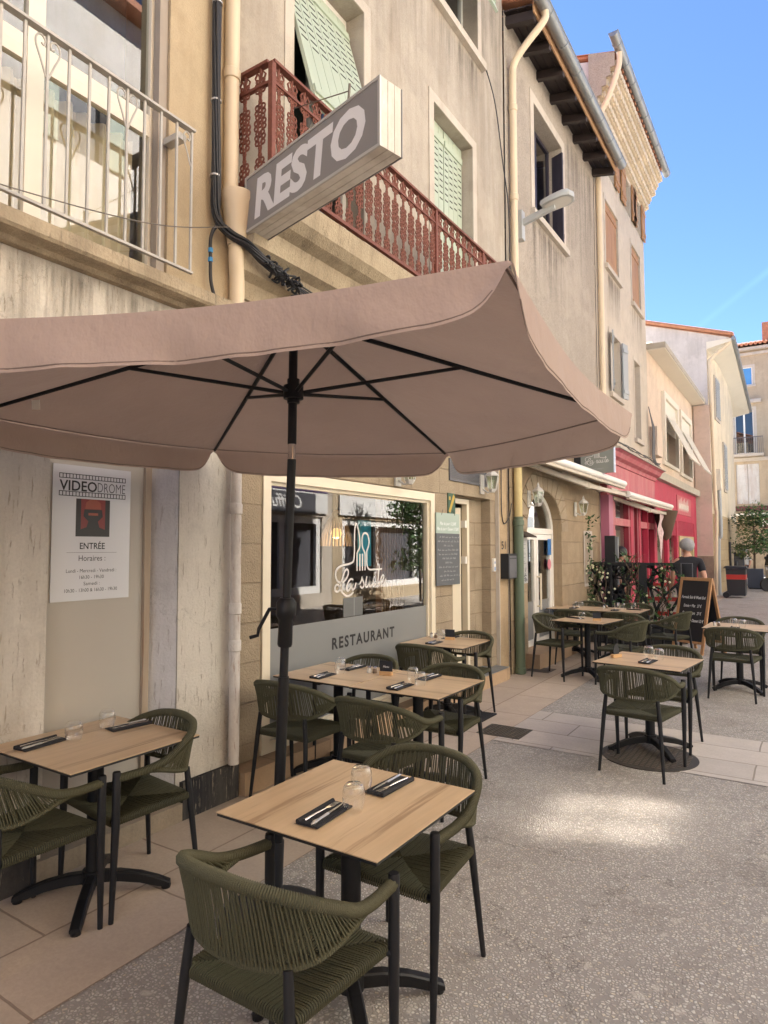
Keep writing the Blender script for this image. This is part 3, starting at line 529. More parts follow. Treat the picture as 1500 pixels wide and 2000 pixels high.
# dining room behind the glass
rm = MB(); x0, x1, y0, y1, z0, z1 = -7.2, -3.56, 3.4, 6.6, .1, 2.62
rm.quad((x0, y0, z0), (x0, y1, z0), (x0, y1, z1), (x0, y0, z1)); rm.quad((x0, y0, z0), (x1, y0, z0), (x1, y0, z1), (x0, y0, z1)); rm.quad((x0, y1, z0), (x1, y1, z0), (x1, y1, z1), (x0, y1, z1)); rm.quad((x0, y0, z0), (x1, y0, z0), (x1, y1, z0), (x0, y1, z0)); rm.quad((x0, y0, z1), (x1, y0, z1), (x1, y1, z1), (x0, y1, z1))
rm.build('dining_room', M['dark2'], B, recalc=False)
ct = MB()
for i in range(9): ct.fbox(W, -4.08, -4.0, .2, 2.5, 6.12 + i * .055, 6.15 + i * .055)
ct.build('slat_screen', simple('slat brown', (.16, .085, .045), .6), B)
# red iron balcony
MB().profile(fB, [(-.02, 3.50), (.03, 3.50), (.05, 3.62), (.12, 3.66), (.14, 3.78), (.22, 3.82), (.25, 3.95), (.34, 3.99), (.40, 4.05), (.42, 4.20), (-.02, 4.22)], 3.21, 7.9).build('balcony_slab', M['ledge'], B)
bx, bz0, bz1 = .36, 4.27, 5.10; bu0, bu1 = 3.24, 7.88
bal = MB()
def rails(mb, z, h, wd):
    mb.fbox(fB, bu0, bu1, z, z + h, bx - wd / 2, bx + wd / 2); mb.fbox(fB, bu0 - wd / 2, bu0 + wd / 2, z + .001, z + h + .001, 0, bx - wd / 2); mb.fbox(fB, bu1 - wd / 2, bu1 + wd / 2, z + .001, z + h + .001, 0, bx - wd / 2)
rails(bal, bz1 - .02, .022, .05); rails(bal, bz1 - .165, .018, .03); rails(bal, bz0, .03, .035)
for u in (bu0, 5.62, 6.75, bu1): bal.fbox(fB, u - .019, u + .019, bz0 - .03, bz1 - .021, bx - .0195, bx + .0195)
bal = bal.build('balcony_railing', M['redmetal'], B)
PROF = [(0, .030), (.03, .042), (.07, .047), (.11, .038), (.15, .024), (.20, .024), (.24, .044), (.28, .049), (.31, .040), (.35, .054), (.39, .054), (.43, .041), (.46, .049), (.50, .046), (.54, .025), (.59, .025), (.62, .043), (.645, .046)]
def baluster(fr, u, w, side):
    mb = MB(); z0 = bz0 + .032
    P = (lambda a, z, t: fB.p(u + a, z, w + t)) if not side else (lambda a, z, t: fB.p(u + t, z, w + a))
    def ring(a, z, r, k): mb.tube([P(a + r * cos(q * pi / 4), z + r * k * sin(q * pi / 4), 0) for q in range(8)], .0068, 5, True)
    for (z, hw) in PROF:
        if hw < .03: ring(0, z0 + z, .013, 1.3)
        else:
            ring(-hw + .018, z0 + z, .019, .95); ring(hw - .018, z0 + z, .019, .95)
            if hw > .045: ring(0, z0 + z + .015, .015, 1)
    for sg in (-1, 1): mb.tube([P(sg * max(.008, hw - .028), z0 + z, 0) for z, hw in PROF], .0065, 5)
    mb.build('baluster', M['redmetal'], bal, smooth=True)
def crest(u, w, side):
    mb = MB(); zt = bz1 - .145
    P = (lambda a, z, t=0: fB.p(u + a, z, w + t)) if not side else (lambda a, z, t=0: fB.p(u + t, z, w + a))
    for sg in (-1, 1):
        mb.tube([P(sg * a, zt + b) for a, b in ((.055, 0), (.03, .03), (.05, .07), (.025, .10), (.01, .07), (.0, .03))], .0075, 5)
        mb.tube([P(sg * .028 + .014 * cos(q * pi / 3), zt + .035 + .016 * sin(q * pi / 3)) for q in range(6)], .006, 5, True)
    mb.tube([P(0, zt), P(0, zt + .122)], .008, 5); mb.build('crest', M['redmetal'], bal, smooth=True)
n = 33; st = (bu1 - bu0) / n
for i in range(n): baluster(fB, bu0 + st * (i + .5), bx, False); crest(bu0 + st * (i + .5), bx, False)
for w_ in (.10, .25): baluster(fB, bu0, w_, True); crest(bu0, w_, True)
# tilted louvre shutter, closed shutters, open casement
ftl = Fr((-3.60, 0, 0), (0, 1, 0), (1, 0, 0)); th = R(15.7)
class Tilt:
    def __init__(s, z, a, fr): s.z = z; s.a = a; s.fr = fr
    def p(s, u, v, w=0):
        d = v - s.z; return s.fr.p(u, s.z + d * cos(s.a) + w * sin(s.a), -d * sin(s.a) + w * cos(s.a))
shutter(B, Tilt(6.72, th, ftl), 3.885, 4.835, 5.15, 6.70, 0, M['green'], 1, 7, True, 'tilted_shutter')
shutter(B, fB, 6.26, 7.26, 4.4, 6.72, -.17, M['green'], 2, 4, True)
shutter(B, Tilt(9.55, R(17), street(-3.42)), 6.38, 7.38, 8.38, 9.5, 0, M['green'], 1, 7, True, 'tilted_shutter')
stain(B, fB, 6.2, 7.56, 6.87, 7.92); stain(B, fB, 7.5, 8.28, 5.2, 10.4); stain(B, fB, 4.99, 6.1, 5.6, 9.2); stain(B, fB, 3.22, 3.74, 5.0, 8.5)
body(B, 3.2, 8.3, -3.38, 10.7, M['plB'], M['tile'])
downpipe(B, [(-3.31, 3.14, 10.6), (-3.31, 3.14, 4.2)], .052, M['pipe'], collars=(5.05, 8.0))
MB().lathe([(.05, 0), (.06, .0), (.105, .30), (.115, .32), (.115, .37), (.05, .37)], (-3.27, 3.16, 3.80), 16).build('hopper', M['pipe'], B, smooth=True)
downpipe(B, [(-3.27, 3.16, 3.82), (-3.27, 3.16, 3.70), (-3.29, 3.19, 3.55), (-3.29, 3.19, 3.3), (-3.29, 3.2, 2.85), (-3.29, 3.2, 2.45)], .052, M['pipe'])
downpipe(B, [(-3.285, 3.2, 2.5), (-3.285, 3.2, .25)], .036, M['pipew'], 'old_drainpipe', (1.98, 1.30, 1.05))

# ---------------------------------------------------------------- rough rendered house with the wooden eaves and arched door
Ch = thing('house', 'rough grey rendered house with dark wooden eaves above an arched stone doorway', 'building', (-3.4, 10.5, 0))
fC = street(-3.36)
hC = [(9.47, 10.86, 6.85, 8.62)]
MB().wall(fC, 8.31, 12.9, 3.25, 9.3, hC, .28).build('wall', M['plC'], Ch, recalc=False)
for h in hC:
    surround(Ch, fC, h[0], h[1], h[2], h[3], .15, M['plBs']); window(Ch, fC, h[0], h[1], h[2], h[3], -.27, M['purple'], M['glassd'], 2)
shutter(Ch, Fr((-3.36, 10.84, 0), (.55, -.2, 0), (.2, .55, 0)), -.30, .06, 6.87, 8.5, -.04, M['purple'], 1, 4, False, 'open_shutter')
ac, ah, asp, art = 9.735, .785, 1.95, .62
arc = [(ac - ah * cos(pi * i / 20), asp + art * sin(pi * i / 20)) for i in range(21)]
mb = MB(); pp = lambda u, v, w=0: fC.p(u, v, w)
mb.quad(pp(8.31, 0), pp(ac - ah, 0), pp(ac - ah, asp), pp(8.31, asp)); mb.quad(pp(ac + ah, 0), pp(12.9, 0), pp(12.9, asp), pp(ac + ah, asp))
mb.quad(pp(8.31, asp), pp(ac - ah, asp), pp(ac - ah, 3.25), pp(8.31, 3.25)); mb.quad(pp(ac + ah, asp), pp(12.9, asp), pp(12.9, 3.25), pp(ac + ah, 3.25))
for a, b in zip(arc, arc[1:]):
    mb.quad(pp(*a), pp(*b), pp(b[0], 3.25), pp(a[0], 3.25)); mb.quad(pp(*a), pp(*b), pp(*b, -.22), pp(*a, -.22))
for u in (ac - ah, ac + ah): mb.quad(pp(u, 0), pp(u, asp), pp(u, asp, -.22), pp(u, 0, -.22))
mb.build('stone_front', blocks('ochre rubble', (.45, .345, .22), (.40, .30, .19), (.37, .285, .19), .7, .36, ('XY', 'Z'), .008, .45, .9, nb=.55, gdist=.02), Ch, recalc=False)
vo = MB()
for i in range(13):
    a0, a1 = pi * i / 13 + .015, pi * (i + 1) / 13 - .015
    vo.prism(fC, [(ac - (ah + d) * cos(a), asp + (art + d) * sin(a)) for d, a in ((.01, a0), (.34, a0), (.34, a1), (.01, a1))], .0, .012)
vo.build('voussoirs', M['stonej'], Ch)
MB().fbox(fC, 8.85, 10.65, 0, .21, -.25, .2).build('door_step', M['steptile'], Ch)
dd = MB(); dw = -.2
dd.fbox(fC, ac - ah, ac - ah + .07, .21, asp, dw, dw + .06); dd.fbox(fC, ac + ah - .07, ac + ah, .21, asp, dw, dw + .06); dd.fbox(fC, ac - ah + .07, ac + ah - .07, asp - .04, asp + .05, dw, dw + .062)
for a, b in zip(arc, arc[1:]):
    k = .88; s_ = lambda p_: (ac + (p_[0] - ac) * k, asp + (p_[1] - asp) * k)
    dd.hexa([fC.p(*a, dw), fC.p(*b, dw), fC.p(*s_(b), dw), fC.p(*s_(a), dw), fC.p(*a, dw + .06), fC.p(*b, dw + .06), fC.p(*s_(b), dw + .06), fC.p(*s_(a), dw + .06)])
dd = dd.build('arched_door', M['white'], Ch)
MB().add([fC.p(*a, dw + .02) for a in arc], [tuple(range(len(arc)))]).build('fanlight_pane', M['glassd'], dd, recalc=False)
for a, b in ((ac - ah + .072, ac - .005), (ac + .005, ac + ah - .072)):
    lf = MB().frame(fC, a, b, .22, asp - .045, .085, dw + .002, dw + .05).build('door_leaf', M['white'], dd)
    MB().quad(fC.p(a + .085, .3, dw + .02), fC.p(b - .085, .3, dw + .02), fC.p(b - .085, asp - .12, dw + .02), fC.p(a + .085, asp - .12, dw + .02)).build('pane', M['glassd'], lf, recalc=False)
    MB().fbox(fC, a + .087, b - .087, .31, .88, dw + .021, dw + .024).build('frosted_film', M['frost'], lf)
MB().tube([fC.p(ac + .02, .75, dw + .11), fC.p(ac + .02, 1.3, dw + .11)], .016, 8).tube([fC.p(ac + .02, .8, dw + .05), fC.p(ac + .02, .8, dw + .11)], .012, 8).tube([fC.p(ac + .02, 1.25, dw + .05), fC.p(ac + .02, 1.25, dw + .11)], .012, 8).build('handle', M['cream'], dd, smooth=True)
MB().fbox(fC, 10.27, 10.43, 1.58, 1.84, dw + .05, dw + .054).build('blue_sticker', M['bluec'], dd)
MB().lathe([(.085, 0), (.085, .003)], fC.p(10.33, 1.43, dw + .052), 16, (1, 0, 0)).build('round_sticker', M['pinkc'], dd)
MB().quad(fC.p(8.8, 0, -.8), fC.p(10.7, 0, -.8), fC.p(10.7, 2.7, -.8), fC.p(8.8, 2.7, -.8)).build('entrance_hall', M['dark2'], Ch, recalc=False)
MB().wall(fC, 11.75, 12.3, 1.0, 2.0, [(11.8, 12.25, 1.05, 1.95, .05)], .05, w=.011).build('niche_frame', M['plBs'], Ch, recalc=False)
MB().fbox(fC, 11.8, 12.25, 1.05, 1.95, .001, .006).build('niche', simple('niche brown', (.30, .24, .18), .7), Ch)
# eaves: boards, rafters, fascia, gutter
sl = .22; ez = 9.17; ov = .47
ev = MB()
for k in range(4): ev.hexa([(-3.40 + k * .118, 8.32, ez + .1 - k * .118 * sl), (-3.29 + k * .118, 8.32, ez + .1 - (k + 1) * .118 * sl + .0), (-3.29 + k * .118, 12.95, ez + .1 - (k + 1) * .118 * sl), (-3.40 + k * .118, 12.95, ez + .1 - k * .118 * sl), (-3.40 + k * .118, 8.32, ez + .12 - k * .118 * sl), (-3.29 + k * .118, 8.32, ez + .12 - (k + 1) * .118 * sl), (-3.29 + k * .118, 12.95, ez + .12 - (k + 1) * .118 * sl), (-3.40 + k * .118, 12.95, ez + .12 - k * .118 * sl)])
ev.build('eaves_boards', M['darkwood'], Ch)
for i in range(8): MB().bar((-3.45, 8.42 + i * .635, ez + .02), (-2.93, 8.42 + i * .635, ez + .02 - .52 * sl), .09, .13).build('rafter', M['darkwood'], Ch)
MB().hexa([(-2.935, 8.32, ez - .10), (-2.915, 8.32, ez - .10), (-2.915, 12.97, ez - .10), (-2.935, 12.97, ez - .10), (-2.935, 8.32, ez + .06), (-2.915, 8.32, ez + .06), (-2.915, 12.97, ez + .06), (-2.935, 12.97, ez + .06)]).build('fascia', woodmat('sunlit tone fascia', (.42, .25, .13), (.36, .2, .1), (.2, .1, .05), 1, 1, .6), Ch)  # lit look of the board is put into its pale wood colour
def gutter(p, x, y0, y1, z, r=.085):
    mb = MB(); n = 10; vs = []
    prof = [(r * cos(pi + pi * k / n), r * sin(pi + pi * k / n)) for k in range(n + 1)]
    ou = [(a * 1.0, b) for a, b in prof]; inn = [(a * .93, b * .93) for a, b in prof][::-1]; P = ou + inn
    mb.add([(x + a, y0, z + b) for a, b in P] + [(x + a, y1, z + b) for a, b in P], [(i, (i + 1) % len(P), len(P) + (i + 1) % len(P), len(P) + i) for i in range(len(P))])
    for y in (y0, y1): mb.add([(x + a, y, z + b) for a, b in prof], [tuple(range(n + 1))])
    k = max(2, int((y1 - y0) / .62))
    for i in range(k): 
        y = y0 + (i + .5) * (y1 - y0) / k; mb.tube([(x + a * 1.05, y, z + b * 1.05) for a, b in prof], .008, 5)
    mb.tube([(x + r, y0, z), (x + r, y1, z)], .011, 6)
    return mb.build('gutter', M['zinc'], p, smooth=True)
gutter(Ch, -2.82, 8.25, 13.0, ez + .05)
stain(Ch, fC, 9.3, 11.02, 5.3, 6.74); stain(Ch, fC, 11.1, 12.88, 6.0, 9.0)
body(Ch, 8.31, 12.9, -3.36, 9.36, M['plC'], M['tile'], over=.5, slope=.25)
downpipe(Ch, [(-2.82, 8.5, ez - .02), (-2.84, 8.49, ez - .16), (-3.1, 8.46, ez - .42), (-3.26, 8.45, ez - .62), (-3.29, 8.45, ez - .9), (-3.29, 8.45, 7.0), (-3.29, 8.45, 2.2)], .05, M['pipe'], collars=())
for z in (7.9, 6.6, 5.3): MB().lathe([(.05, -.05), (.06, -.04), (.06, .04), (.05, .05)], (-3.29, 8.45, z), 14).build('collar', M['pipe'], Ch, smooth=True)
downpipe(Ch, [(-3.29, 8.45, 3.0), (-3.29, 8.45, 2.08)], .056, M['pipey'], 'yellow_pipe')
downpipe(Ch, [(-3.29, 8.45, 2.12), (-3.29, 8.45, .0)], .066, M['gpipe'], 'green_pipe', (2.05, .06))

# ---------------------------------------------------------------- tall beige house over the pink shop
D = thing('house', 'tall beige house with tiled genoise cornice and orange brown shutters over a pink shopfront', 'building', (-3.4, 15.3, 0))
fDh = street(-3.35)
hD = [(13.74, 14.86, 7.62, 9.05), (16.2, 17.18, 7.6, 9.07), (13.7, 14.5, 9.72, 10.55), (15.55, 16.2, 9.68, 10.5), (16.75, 17.3, 9.68, 10.5), (13.95, 14.8, 4.95, 6.25), (16.22, 16.85, 4.3, 6.2)]
MB().wall(fDh, 12.91, 17.75, 3.6, 11.3, hD, .22).build('wall', M['plD'], D, recalc=False)
for i, h in enumerate(hD):
    surround(D, fDh, h[0], h[1], h[2], h[3], .09, M['plBs'], i < 2 or i > 4); window(D, fDh, h[0], h[1], h[2], h[3], -.21, M['white'], M['glassd'], 2)
for h in hD[:2]: shutter(D, fDh, h[0] + .02, h[1] - .02, h[2] + .03, h[3], -.06, M['brownsh'], 1, 7, False)
for h in hD[2:5]:
    for a, b in ((h[0] - .42, h[0] - .02), (h[1] + .02, h[1] + .42)): shutter(D, fDh, a, b, h[2] - .02, h[3] + .02, .03, M['brownsh'], 1, 4, False, 'open_shutter')
shutter(D, Fr((-3.31, 13.97, 0), (.12, -.5, 0), (.5, .12, 0)), .0, .25, 4.98, 6.22, 0, M['greysh'], 1, 4, False, 'open_shutter'); shutter(D, Fr((-3.31, 14.8, 0), (.10, .5, 0), (.5, -.10, 0)), .0, .27, 4.98, 6.22, 0, M['greysh'], 1, 4, False, 'open_shutter')
gn = MB(); gz = 10.62
for r_ in range(5):
    z = gz + r_ * .165; wo = .03 + .088 * r_
    gn.fbox(fDh, 12.92, 17.85, z - .04, z + .125, -.02, wo + .055)
    for i in range(30):
        u = 13.0 + i * .166 + (r_ % 2) * .083
        if u < 17.86: gn.tube([fDh.p(u, z + .045, -.02), fDh.p(u, z + .045, wo + .10)], .078, 10)
gn.build('genoise', M['gen'], D)
st_ = [(-3.40, 10.3)] + [q for r_ in range(5) for q in ((-3.33 + .088 * r_, gz - .05 + r_ * .165), (-3.33 + .088 * (r_ + 1), gz - .05 + r_ * .165))] + [(-2.89, 11.5), (-3.4, 11.68)]
MB().prism(Fr((0, 12.9, 0), (1, 0, 0), (0, -1, 0)), st_, -.02, .02).build('gable_end', M['plC'], D)
gutter(D, -2.80, 12.4, 18.1, 11.55, .09)
stain(D, fDh, 13.6, 14.98, 6.4, 7.5); stain(D, fDh, 16.1, 17.3, 6.4, 7.5); stain(D, fDh, 12.95, 17.7, 9.3, 10.6)
body(D, 12.91, 17.75, -3.35, 11.52, M['plF'], M['tile'], over=.48, slope=.3)
downpipe(D, [(-2.8, 12.9, 11.46), (-2.83, 12.94, 11.2), (-3.05, 13.0, 10.7), (-3.22, 13.03, 10.45), (-3.28, 13.03, 10.1), (-3.28, 13.03, 7), (-3.28, 13.03, 3.7)], .055, M['pipe'])
sf = MB(); fP = street(-3.22)
sf.fbox(fP, 12.93, 17.74, 2.72, 3.42, -.13, 0)
sf.fbox(fP, 13.25, 13.5, 0, 2.72, -.13, 0)
sf.fbox(fP, 12.93, 17.74, 0, .45, -.13, -.003)
for u0_, u1_ in ((13.5, 14.9), (15.95, 17.5)): sf.fbox(fP, u0_, u1_, 2.15, 2.3, -.13, -.004)
sf = sf.build('pink_shopfront', M['pink'], D)
for u0_, u1_ in ((14.9, 15.15), (15.75, 15.95), (16.7, 16.8), (17.5, 17.74)): MB().fbox(fP, u0_, u1_, 0, 2.718, -.13, .002).build('stile', M['red'], sf)
MB().fbox(fP, 12.93, 13.248, 0, 2.72, -.13, .03).build('pilaster', M['mauve'], sf); MB().fbox(fP, 13.27, 13.48, .5, 2.05, .0, .02).fbox(fP, 13.27, 13.48, 2.15, 2.6, .0, .02).build('raised_panel', M['pink'], sf)
for u0_, u1_, v1_, w_ in ((13.51, 13.6, 2.15, -.02), (14.75, 14.89, 2.7, -.01), (15.16, 15.3, 2.7, -.01), (15.6, 15.74, 2.7, -.01)): MB().fbox(fP, u0_, u1_, .45, v1_, -.12, w_).build('dark_stile', M['darkred'], sf)
for u0_, u1_ in ((13.5, 14.9), (15.15, 15.75), (15.95, 17.5)): MB().quad(fP.p(u0_, .45, -.10), fP.p(u1_, .45, -.10), fP.p(u1_, 2.72, -.10), fP.p(u0_, 2.72, -.10)).build('shop_pane', M['glassd'], sf, recalc=False)
MB().quad(fP.p(13, .0, -.4), fP.p(17.7, 0, -.4), fP.p(17.7, 2.8, -.4), fP.p(13, 2.8, -.4)).build('shop_interior', simple('shop beige', (.42, .37, .30), .8), sf, recalc=False)
MB().profile(fP, [(-.13, 3.36), (.03, 3.38), (.05, 3.46), (.14, 3.50), (.18, 3.58), (.24, 3.62), (-.13, 3.62)], 12.93, 17.76).build('cornice', M['pink'], sf)
MB().profile(fP, [(-.13, 3.622), (.27, 3.622), (.27, 3.65), (-.13, 3.78)], 12.93, 17.8).build('cornice_cap', M['concrete'], sf)
wr = MB()
for k in range(4): wr.tube(spline([fP.p(13 + i * .6, 3.80 + .06 * random.random(), .05 + .1 * random.random()) for i in range(9)], 4), .008, 5)
wr.build('wires', M['cable'], D)

# ---------------------------------------------------------------- low peach house over the red shop
E_ = thing('house', 'low peach house with flat slab roof and two projecting blinds over a crimson shopfront', 'building', (-3.4, 21.8, 0))
hE = [(19.85, 21.95, 4.15, 5.97), (22.75, 24.8, 4.1, 5.95)]
MB().wall(fDh, 17.76, 25.8, 3.7, 6.86, hE, .25).build('wall', M['plE'], E_, recalc=False)
for h in hE:
    surround(E_, fDh, h[0], h[1], h[2], h[3], .18, M['soffit'], True, .10)
    wn = window(E_, fDh, h[0], h[1], h[2], h[3], -.24, M['soffit'], M['blinds'], 2)
    T = Tilt(h[3] - .42, R(25), street(-3.30)); bl = MB(); slats(bl, T, h[0] + .05, h[1] - .05, h[3] - 1.85, h[3] - .42, 0, .02, 24); bl.fbox(T, h[0] + .05, h[1] - .05, h[3] - 1.92, h[3] - 1.84, -.01, .03); bl = bl.build('tilted_blind', M['soffit'], E_)
    MB().fbox(fDh, h[0], h[1], h[3] - .4, h[3], -.1, .03).build('blind_box', M['soffit'], bl)
    slats(MB(), fDh, h[0] + .02, h[1] - .02, h[3] - .9, h[3] - .4, .0, .02, 7).build('upper_slats', M['soffit'], bl)
MB().fbox(fDh, 17.8, 25.75, 6.86, 7.0, -5, .46).build('roof_slab', M['concrete'], E_)
MB().fbox(fDh, 17.82, 25.74, 6.835, 6.858, .001, .44).build('soffit', M['soffit'], E_)
MB().fbox(fDh, 17.8, 25.7, 7.002, 7.45, -.75, -.6).build('roof_band', M['soffit'], E_)
body(E_, 17.76, 25.8, -3.35, 6.84, M['plE'], M['concrete'], slope=0.01, over=.1)
MB().fbox(fDh, 17.78, 25.75, 3.5, 3.71, -.05, .20).build('shop_ledge', M['concrete'], E_)
fR = street(-3.28); rs = MB(); rs.fbox(fR, 17.78, 25.6, 2.5, 3.49, -.1, 0)
for u0_, u1_ in ((17.78, 18.2), (19.7, 20.0), (21.3, 21.6), (25.0, 25.6)): rs.fbox(fR, u0_, u1_, 0, 2.5, -.1, 0)
rs.fbox(fR, 17.78, 25.6, 0, .4, -.1, -.003); rs = rs.build('crimson_shopfront', M['red'], E_)
slats(MB(), fR, 20.4, 25.0, 2.05, 2.5, -.06, -.02, 12).build('louvres', M['red'], rs)
MB().frame(fR, 21.7, 24.7, .3, 2.05, .18, -.07, .02).build('ochre_window', simple('ochre frame', (.5, .4, .2), .5), rs)
MB().quad(fR.p(17.9, .4, -.08), fR.p(25, .4, -.08), fR.p(25, 2.4, -.08), fR.p(17.9, 2.4, -.08)).build('shop_pane', M['glassd'], rs, recalc=False)
MB().quad(fR.p(17.9, 0, -.5), fR.p(25.4, 0, -.5), fR.p(25.4, 2.6, -.5), fR.p(17.9, 2.6, -.5)).build('shop_interior', simple('shop cream', (.4, .34, .24), .8), rs, recalc=False)
MB().fbox(fR, 21.4, 24.2, 2.72, 3.3, .001, .02).build('name_board', simple('faded red board', (.46, .1, .11), .6, var=.3, vscale=6), rs)
sg = MB()
for k in range(9): sg.ribbon(fR, [(21.7 + k * .22, 2.85), (21.75 + k * .22, 3.15 + .05 * (k % 3)), (21.8 + k * .22, 2.9), (21.9 + k * .22, 3.05)], .05, .021, .023)
sg.build('lettering', M['soffit'], rs, recalc=False)

# ---------------------------------------------------------------- house with the curved facade at the corner
F_ = thing('house', 'yellowish corner house with a white gable coloured as shaded, tile edge and deep white eaves', 'building', (-3, 29, 0))
pts = [(-2.82, 25.82), (-2.70, 28.5), (-2.72, 32), (-2.88, 36), (-3.22, 40.5)]
mb = MB()
for a, b in zip(pts, pts[1:]): mb.quad((a[0], a[1], 2.9), (b[0], b[1], 2.9), (b[0], b[1], 9.0), (a[0], a[1], 9.0))
mb.quad((-3.22, 40.5, 0), (-9, 40.5, 0), (-9, 40.5, 9), (-3.22, 40.5, 9)); mb.build('wall', M['plF2'], F_, recalc=False)  # street wall coloured yellower and paler than the gable
mb = MB()
for a, b in zip(pts, pts[1:]): mb.quad((a[0] + .02, a[1], 0), (b[0] + .02, b[1], 0), (b[0] + .02, b[1], 2.9), (a[0] + .02, a[1], 2.9))
mb.build('stone_base', blocks('corner stone', (.50, .38, .22), (.43, .32, .18), (.34, .25, .15), .8, .4, ('Y', 'Z'), .01, .5, .8), F_, recalc=False)
MB().quad((-2.82, 25.82, 1.4), (-9, 25.82, 1.4), (-9, 25.82, 11.55), (-2.05, 25.82, 9.15), (-2.82, 25.82, 9.0)).build('gable_wall', M['plF'], F_, recalc=False)  # white gable; its shade is put into the lilac grey colour
MB().box((-5, 25.78, 0), (-3.32, 25.815, 6.8)).build('gable_patch', M['plE'], F_)
MB().box((-3.3, 25.74, 1.4), (-2.78, 25.81, 6.8)).build('pink_pier', plaster('pink pier', (.60, .47, .40), (.5, .38, .32), .2, .1, 60), F_); MB().box((-3.3, 25.735, 0), (-2.775, 25.812, 1.39)).build('grey_plinth', M['sillst'], F_)
ov2 = [(-2.02 - .026 * (a[1] - 25.82), a[1]) for a in pts]
mb = MB()
for (a, b, c, d) in zip(pts, pts[1:], ov2, ov2[1:]): mb.quad((a[0], a[1], 8.85), (b[0], b[1], 8.85), (d[0], d[1], 9.02), (c[0], c[1], 9.02)); mb.quad((c[0], c[1], 9.02), (d[0], d[1], 9.02), (d[0], d[1], 9.12), (c[0], c[1], 9.12))
mb.quad((pts[0][0], 25.81, 8.85), (ov2[0][0], 25.81, 9.02), (ov2[0][0], 25.81, 9.12), (pts[0][0], 25.81, 9.12)); mb.build('eaves_soffit', M['soffit'], F_, recalc=False)
MB().tube([(a[0] + .07, a[1], 9.12) for a in ov2], .075, 10).build('gutter', M['zinc'], F_, smooth=True)
rt_ = MB()
for k in range(2): rt_.quad((-2.0, 25.72, 9.15 + k * .07), (-2.4, 40.6, 9.15 + k * .07), (-9, 40.6, 11.5 + k * .07), (-9, 25.72, 11.5 + k * .07))
for i in range(16):
    x = -2.0 - i * .44; z = 9.17 + i * .44 * .34; rt_.tube([(x, 25.74, z + .08), (x - .46, 25.74, z + .235)], .075, 8)
for i in range(60): y = 25.8 + i * .245; rt_.tube([(-1.95 - i * .0075, y, 9.24), (-9, y, 11.6)], .07, 6)
rt_.build('roof', M['tile'], F_, recalc=False)
fF = Fr((-2.80, 25.82, 0), (.03, 1, 0), (1, -.03, 0))
for (u0_, u1_, v0_, v1_) in ((1.4, 2.4, 6.6, 8.1), (3.3, 4.0, 4.0, 5.8)):
    o = MB().fbox(fF, u0_ - .1, u1_ + .1, v0_ - .1, v1_ + .1, .0, .05).build('shutter', M['plBs'], F_); slats(MB(), fF, u0_, u1_, v0_, v1_, .05, .08, 16).build('slats', M['greysh'], o)
downpipe(F_, [(-2.05, 25.9, 9.05), (-2.25, 25.9, 8.85), (-2.68, 25.88, 8.5), (-2.74, 25.86, 8.0), (-2.70, 25.86, 5), (-2.68, 25.86, 3.2), (-2.66, 25.86, 2.9), (-2.7, 25.86, 1.6), (-2.74, 25.86, .0)], .06, M['pipe'])
downpipe(F_, [(-2.6, 26.3, 4.0), (-2.58, 26.3, 2.2), (-2.66, 26.3, 1.9), (-2.68, 26.3, .0)], .065, M['greysh'], 'grey_conduit')
MB().box((-2.75, 25.95, 3.75), (-2.5, 26.15, 4.5)).build('meter_box', M['soffit'], F_)

# ---------------------------------------------------------------- building closing the street
G = thing('building', 'tan three storey building with tiled roof closing the far end of the street', 'building', (2, 46, 0))
class SFr(Fr):
    def __init__(s): Fr.__init__(s, (0, 46, 0), (1, 0, 0), (0, -1, 0))
    def p(s, u, v, w=0): return Fr.p(s, u * 1.095, 1.7 + (v - 1.7) * 1.095 if v > .01 else 0, w)
fG = SFr()
hG = [(-2.8, -2.28, 10.9, 11.95), (-3.25, -2.3, 7.0, 9.5), (-3.25, -2.1, 4.15, 6.4), (.2, 1.2, 7, 9.5), (.2, 1.2, 4.15, 6.4), (.3, .9, 10.9, 11.95), (-3.6, 6, 0, 3.0)]
MB().wall(fG, -9, 14, 0, 13, hG, .2).build('wall', M['plG'], G, recalc=False)
for h in (hG[0], hG[5]): window(G, fG, *h, -.12, M['white'], M['mirrorsky'], 1); surround(G, fG, *h, .12, M['plBs'])  # mirrored sky is put into the blue colour of these panes
for h in (hG[1], hG[3]): window(G, fG, *h, -.15, M['white'], M['glassd'], 2); surround(G, fG, *h, .15, M['plBs'], False)
for h in (hG[2], hG[4]): shutter(G, fG, *h, -.1, M['rustwhite'], 2, 4, False)
MB().fbox(fG, -3.7, -1.9, 9.85, 10.05, 0, .25).fbox(fG, -9, 14, 6.55, 6.75, 0, .12).fbox(fG, -9, 14, 12.6, 12.75, 0, .15).fbox(fG, -9, 14, 12.85, 13.0, 0, .4).build('string_courses', M['plBs'], G)
o = MB().fbox(fG, -3.4, -1.85, 6.8, 6.95, 0, .5).build('balcony', M['plBs'], G)
bb = MB().fbox(fG, -3.4, -1.85, 7.85, 7.89, .45, .48)
for i in range(18): bb.fbox(fG, -3.4 + i * .09, -3.38 + i * .09, 6.95, 7.85, .455, .475)
bb.build('balcony_rail', M['graph'], o)
r = MB(); 
for k in range(2): r.quad((-9, 45.5, 14.12 + k * .1), (14, 45.5, 14.12 + k * .1), (14, 51, 15.7 + k * .1), (-9, 51, 15.7 + k * .1))
for i in range(90): r.tube([(-9 + i * .25, 45.5, 14.23), (-9 + i * .25, 51, 15.8)], .1, 6)
r = r.build('roof', M['tile'], G, recalc=False); MB().box((-1.95, 47, 14.2), (-.9, 47.8, 15.9)).build('chimney', M['tile'], r)
